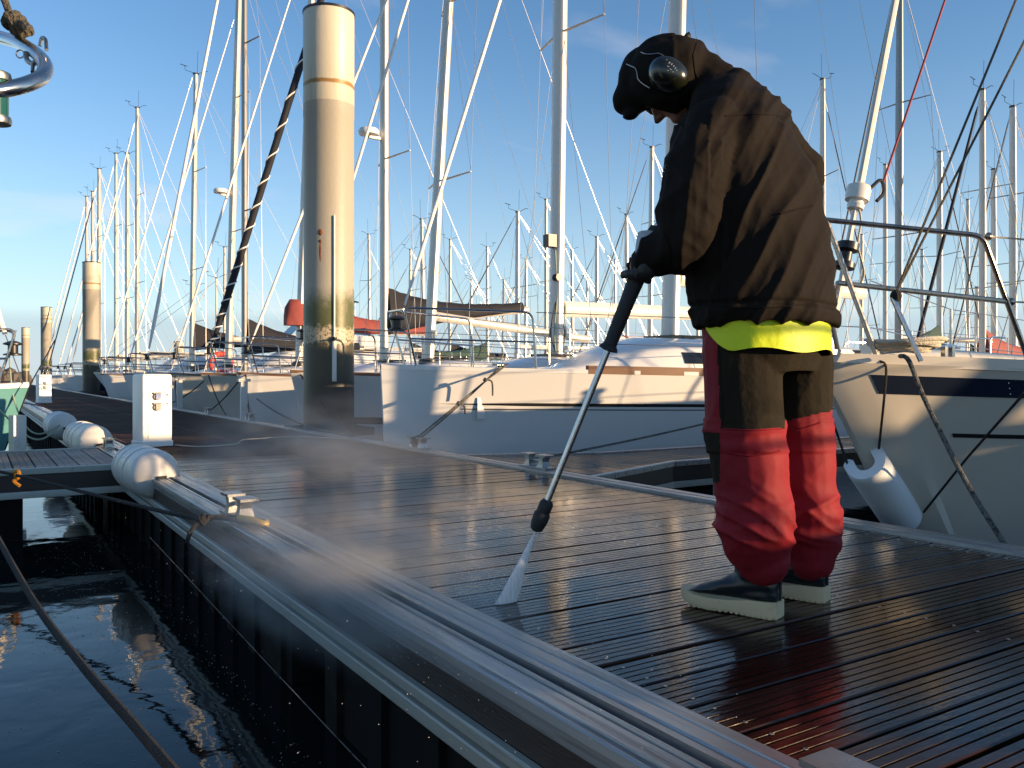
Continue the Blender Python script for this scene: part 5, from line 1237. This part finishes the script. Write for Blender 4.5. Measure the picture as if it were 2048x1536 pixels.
# boots
def boot(heel, ank):
    side = foot.cross(UP).normalized()
    o = empty('boot', heel); o.parent = man; o.matrix_parent_inverse = man.matrix_basis.inverted()
    prof = [(-0.004, 0.030), (0.02, 0.040), (0.07, 0.042), (0.13, 0.043), (0.19, 0.052), (0.235, 0.050), (0.27, 0.038), (0.292, 0.016)]
    def outline(k, z):
        L_ = [heel + foot * x + side * (w_ * k) + UP * z for x, w_ in prof]; R_ = [heel + foot * x - side * (w_ * k) + UP * z for x, w_ in reversed(prof)]
        return L_ + R_
    zt = lambda x: 0.048 - 0.012 * min(1, max(0, (x - 0.06) / 0.08)) + 0.012 * max(0, (x - 0.22) / 0.07)
    def wav(k, add):
        L_ = [heel + foot * x + side * (w_ * k) + UP * (zt(x) + add) for x, w_ in prof]; R_ = [heel + foot * x - side * (w_ * k) + UP * (zt(x) + add) for x, w_ in reversed(prof)]
        return L_ + R_
    def bot(k, z):
        spring = lambda x: z + 0.018 * max(0, (x - 0.2) / 0.09) ** 1.6 + (0.004 if 0.07 < x < 0.14 else 0)
        L_ = [heel + foot * x + side * (w_ * k) + UP * spring(x) for x, w_ in prof]; R_ = [heel + foot * x - side * (w_ * k) + UP * spring(x) for x, w_ in reversed(prof)]
        return L_ + R_
    sole = MB().loft([bot(0.98, 0.001), bot(1.03, 0.006), bot(1.03, 0.012), wav(1.03, -0.006), wav(1.0, 0.0)])
    for i in range(16):                                   # tread blocks along the side
        x = 0.01 + i * 0.016
        for s_ in (-1, 1):
            w_ = 0.040 if x < 0.15 else 0.046
            sole.box(heel + foot * x + side * (s_ * (w_ - 0.004)) + UP * 0.005, (0.004, 0.008, 0.003), Matrix((foot, side, UP)).transposed())
    obj('sole', sole, MT['sole'], o, sharp=45)
    um = MB(); rings = []
    for x, w_, h_ in ((0.0, 0.028, 0.10), (0.03, 0.040, 0.16), (0.08, 0.042, 0.15), (0.13, 0.043, 0.112), (0.18, 0.049, 0.085), (0.225, 0.048, 0.068), (0.258, 0.038, 0.054), (0.280, 0.018, 0.040)):
        z0_ = 0.035; c = heel + foot * x
        rings.append([c + side * (w_ * 1.0 * math.cos(t)) + UP * (z0_ + (h_ - z0_) * (0.5 + 0.5 * math.sin(t))) for t in [2 * math.pi * j / 18 for j in range(18)]])
    um.loft(rings)
    sh = heel + foot * 0.062
    um.loft([[sh + foot * (dx + a * math.cos(t)) + side * (b_ * math.sin(t)) + UP * z for t in [2 * math.pi * j / 20 for j in range(20)]] for z, a, b_, dx in ((0.05, 0.060, 0.040, 0), (0.11, 0.066, 0.046, 0.0), (0.16, 0.070, 0.052, -0.006), (0.205, 0.074, 0.057, -0.008))])
    ume = remesh(um, 0.005, 5)
    fold(ume, lambda p, n: 0.0025 * noise.noise(p * 30) + 0.003 * noise.noise(Vector((p.z * 60, p.x * 8, p.y * 8))))
    mesh_obj('boot_upper', ume, [MT['boot']], o)
    obj('back_seam', MB().tube([heel + foot * (-0.004) + UP * 0.05, heel + foot * (-0.006) + UP * 0.12, heel + foot * (-0.012) + UP * 0.20], 0.0035, 6), MT['rubber'], o)
    return o
HEL = ground(1566, 1238); HER = ground(1660, 1205)
boot(HEL - foot * -0.012 + Vector((0, 0, 0.0005)), ANL); boot(HER + foot * 0.012 + Vector((0, 0, 0.0005)), ANR)

# ------------------------------------------------------------------ lance
NOZ = at(1071, 1062, 2.535); GRIPT = HANDL + CX * 0.006
ax = (GRIPT - NOZ).normalized(); TOP = GRIPT + ax * 0.30
lance = empty('pressure_washer_lance', NOZ); tag(lance, 'black and steel pressure washer lance held in the man\'s gloved hands', 'lance')
def on(u_v): return NOZ + ax * u_v
Lg = (GRIPT - NOZ).length
lr_ = ax.to_track_quat('Z', 'Y').to_matrix()
obj('nozzle', MB().lathe([(0.010, 0), (0.019, 0.006), (0.024, 0.03), (0.025, 0.055), (0.020, 0.062), (0.021, 0.068), (0.021, 0.09), (0.015, 0.10)], NOZ, 18, lr_), MT['rubber'], lance)
obj('tube', MB().tube([on(0.085), on(Lg * 0.70)], 0.0095, 12), MT['steel'], lance)
k1 = Lg * 0.685
obj('collar', MB().lathe([(0.012, 0), (0.029, 0.004), (0.027, 0.012), (0.020, 0.02), (0.020, 0.03)], on(k1), 18, lr_), MT['rubber'], lance)
obj('grip', MB().lathe([(0.019, 0), (0.021, 0.05), (0.022, 0.14), (0.025, 0.20), (0.024, Lg - k1 + 0.08), (0.019, Lg - k1 + 0.1)], on(k1 + 0.02), 18, lr_), MT['rubber'], lance)
obj('tube', MB().tube([on(Lg + 0.1), on(Lg + 0.22)], 0.010, 10), MT['steel'], lance)
g0 = on(Lg + 0.20); back = (FW * -0.3 - UP * 0.95).normalized()
obj('trigger_gun', remesh(MB().tube([g0, g0 + ax * 0.12], [0.022, 0.026], 12).tube([g0 + ax * 0.11, g0 + ax * 0.13 + LF * -0.03 - UP * 0.03, g0 + ax * 0.12 + LF * -0.05 - UP * 0.12], [0.024, 0.022, 0.018], 12), 0.005, 3), MT['rubber'], lance)
# hose trailing from the gun, down his far side to the planks and away
hs0 = g0 + ax * 0.13 + LF * -0.05 - UP * 0.12
# hands: gloved fingers closed round the grip
def hand(name, c, wrist, axis, thumb, r_, spread_=0.0215, cuff=True):
    o = empty(name, c); o.parent = man; o.matrix_parent_inverse = man.matrix_basis.inverted()
    rad = (wrist - c); rad = (rad - axis * rad.dot(axis)).normalized(); tan = axis.cross(rad).normalized()
    m = MB()
    pal = c + rad * (r_ + 0.016)
    prot = Matrix((tan, axis, rad)).transposed()
    m.ell(pal, (0.038, 0.046, 0.019), prot); m.ell(pal + rad * 0.018, (0.030, 0.036, 0.022), prot)
    limb(m, [pal + rad * 0.01, pal.lerp(wrist, 0.6), wrist], [0.030, 0.030, 0.033], 12)
    sgn = 1
    for i, (ln, fr) in enumerate(((205, 0.0098), (232, 0.0104), (222, 0.0100), (190, 0.0088))):
        off = (-1.5 + i) * spread_; ps = []
        for k in range(9):
            t = R(8 + ln * k / 8) * sgn; rr = r_ + fr * 1.05 + (0.012 * (1 - k / 3) if k < 3 else 0) + (0.0025 if k in (3, 6) else 0)
            ps.append(c + axis * off * (1 - 0.12 * k / 8) + rad * (rr * math.cos(t)) + tan * (rr * math.sin(t)))
        m.tube(ps, [fr * 1.12, fr * 1.1, fr * 1.08, fr * 1.1, fr, fr, fr * 1.02, fr * 0.95, fr * 0.75], 9); m.ell(ps[-1], (fr * 0.78,) * 3, None, 8, 6)
    ps = []
    for k in range(6):
        t = -R(20 + 105 * k / 5); rr = r_ + 0.013
        ps.append(c + axis * thumb * (0.030 + 0.014 * k / 5) + rad * (rr * math.cos(t) + 0.006 * (1 - k / 5)) + tan * (rr * math.sin(t)))
    m.tube(ps, [0.016, 0.015, 0.013, 0.0125, 0.012, 0.009], 9); m.ell(ps[-1], (0.0095,) * 3, None, 8, 6)
    mesh_obj('glove', remesh(m, 0.0033, 2), [MT['glove']], o)
    if cuff:
        d = (wrist - pal).normalized(); p0 = pal + d * 0.006
        obj('glove_cuff', MB().tube([p0, p0 + d * 0.03, p0 + d * 0.085], [0.041, 0.043, 0.050], 16), MT['cuff'], o)
wl_ = at(1300, 506, 2.44)
hand('left_hand', HANDL + CX * 0.003, wl_, ax, -1, 0.0235)
gr = g0 + ax * 0.115 + LF * -0.045 - UP * 0.06
hand('right_hand', gr, gr + (SHR - gr).normalized() * 0.10, (back * -1).normalized(), 1, 0.02, cuff=False)

# ------------------------------------------------------------------ jet of water and drifting spray
def jet_mat():
    m = bpy.data.materials.new('water_jet'); m.use_nodes = True; ns, ls = m.node_tree.nodes, m.node_tree.links; b = ns['Principled BSDF']
    b.inputs['Base Color'].default_value = (0.93, 0.92, 0.90, 1); b.inputs['Roughness'].default_value = 0.7
    b.inputs['Subsurface Weight'].default_value = 0.0
    t = ns.new('ShaderNodeTexCoord'); n = ns.new('ShaderNodeTexNoise'); n.inputs['Scale'].default_value = 3; n.inputs['Detail'].default_value = 6; n.inputs['Roughness'].default_value = 0.7
    mp_ = ns.new('ShaderNodeMapping'); mp_.inputs['Scale'].default_value = (60, 60, 3); ls.new(t.outputs['Object'], mp_.inputs[0]); ls.new(mp_.outputs[0], n.inputs['Vector'])
    mr = ns.new('ShaderNodeMapRange'); mr.inputs['From Min'].default_value = 0.3; mr.inputs['From Max'].default_value = 0.7; mr.inputs['To Min'].default_value = 0.55; mr.inputs['To Max'].default_value = 1.0
    ls.new(n.outputs['Fac'], mr.inputs['Value']); ls.new(mr.outputs[0], b.inputs['Alpha'])
    return m
JT = NOZ - ax * 0.004; JA, JB = ground(990, 1211), ground(1034, 1203)
jc = (JA + JB) / 2; je = (JB - JA) / 2; jn = je.cross(UP).normalized()
rings = []
for k in range(9):
    f = k / 8; c = JT.lerp(jc, f)
    rings.append([c + je * ((0.05 + 0.95 * f) * math.cos(t)) + jn * ((0.003 + 0.013 * f) * math.sin(t)) + UP * (0.004 if k == 8 else 0) for t in [2 * math.pi * j / 20 for j in range(20)]])
tag(obj('water_jet', MB().loft(rings), jet_mat()), 'white fan of water from the lance nozzle to the planks', kind='stuff')
sp = MB(); rs_ = random.Random(9)
for i in range(900):                                       # droplets thrown up where the jet lands and along the edge
    f = rs_.random(); c = jc.lerp(ground(880, 1190), f * rs_.random()); h_ = abs(rs_.gauss(0, 0.05)) + 0.002
    p = c + je * rs_.gauss(0, 1.2) + CX * rs_.gauss(-0.03, 0.05) + UP * h_; r_ = rs_.uniform(0.0004, 0.0013)
    sp.ell(p, (r_, r_, r_), None, 5, 3)
for i in range(1800):
    p = Vector((0.95 + rs_.gauss(0.0, 0.16), rs_.gauss(2.6, 0.6), 0.02 + abs(rs_.gauss(0, 0.13)) - 0.06)); r_ = rs_.uniform(0.0003, 0.0010); sp.ell(p, (r_, r_, r_), None, 5, 3)
MT['drop'] = mat('water_drops', (0.75, 0.74, 0.72), 0.2)
tag(obj('water_drops', sp, MT['drop']), 'fine drops of water thrown up by the jet', kind='stuff')

def mist(name, label, c, rad, dens, seed, nscale=3.0):
    m = bpy.data.materials.new(name); m.use_nodes = True; ns, ls = m.node_tree.nodes, m.node_tree.links
    ns.remove(ns['Principled BSDF']); o_ = ns['Material Output']; v = ns.new('ShaderNodeVolumePrincipled')
    v.inputs['Color'].default_value = (0.95, 0.93, 0.90, 1); v.inputs['Anisotropy'].default_value = 0.25
    t = ns.new('ShaderNodeTexCoord'); ln = ns.new('ShaderNodeVectorMath'); ln.operation = 'LENGTH'; ls.new(t.outputs['Object'], ln.inputs[0])
    mr = ns.new('ShaderNodeMapRange'); mr.interpolation_type = 'SMOOTHSTEP'; mr.inputs['From Min'].default_value = 1.0; mr.inputs['From Max'].default_value = 0.0; ls.new(ln.outputs['Value'], mr.inputs['Value'])
    n = ns.new('ShaderNodeTexNoise'); n.inputs['Scale'].default_value = nscale; n.inputs['Detail'].default_value = 3
    ad = ns.new('ShaderNodeVectorMath'); ad.operation = 'ADD'; ad.inputs[1].default_value = (seed, seed * 2, 0); ls.new(t.outputs['Object'], ad.inputs[0]); ls.new(ad.outputs[0], n.inputs['Vector'])
    nr = ns.new('ShaderNodeMapRange'); nr.inputs['From Min'].default_value = 0.40; nr.inputs['From Max'].default_value = 0.64; ls.new(n.outputs['Fac'], nr.inputs['Value'])
    mu = ns.new('ShaderNodeMath'); mu.operation = 'MULTIPLY'; ls.new(mr.outputs[0], mu.inputs[0]); ls.new(nr.outputs[0], mu.inputs[1])
    m2 = ns.new('ShaderNodeMath'); m2.operation = 'MULTIPLY'; m2.inputs[1].default_value = dens; ls.new(mu.outputs[0], m2.inputs[0])
    ls.new(m2.outputs[0], v.inputs['Density']); ls.new(v.outputs[0], o_.inputs['Volume'])
    o = obj(name, MB().ell((0, 0, 0), (1, 1, 1), None, 20, 12), m); o.location = c; o.scale = rad; o.rotation_euler = (0, 0, R(4)); tag(o, label, kind='stuff')
    return o
mist('spray_mist', 'pale spray drifting over the near edge left of the jet', (0.98, 2.65, 0.06), (0.38, 1.20, 0.28), 6.0, 1.3)
mist('spray_mist', 'thin mist hanging over the planks before the thick pile', (1.75, 4.9, 0.20), (0.75, 2.2, 0.45), 1.0, 4.2)
# put the sleeve letters on the arm's surface
pos = surf(jk_tree, 1326, 345, 0.010); zx = (cam.location - pos).normalized()
xx = (CX - zx * CX.dot(zx)).normalized(); yy = zx.cross(xx)
lo_.data.transform(Matrix.Translation(pos) @ Matrix((xx, yy, zx)).transposed().to_4x4())
lo_.parent = jk; lo_.matrix_parent_inverse = jk.matrix_basis.inverted()
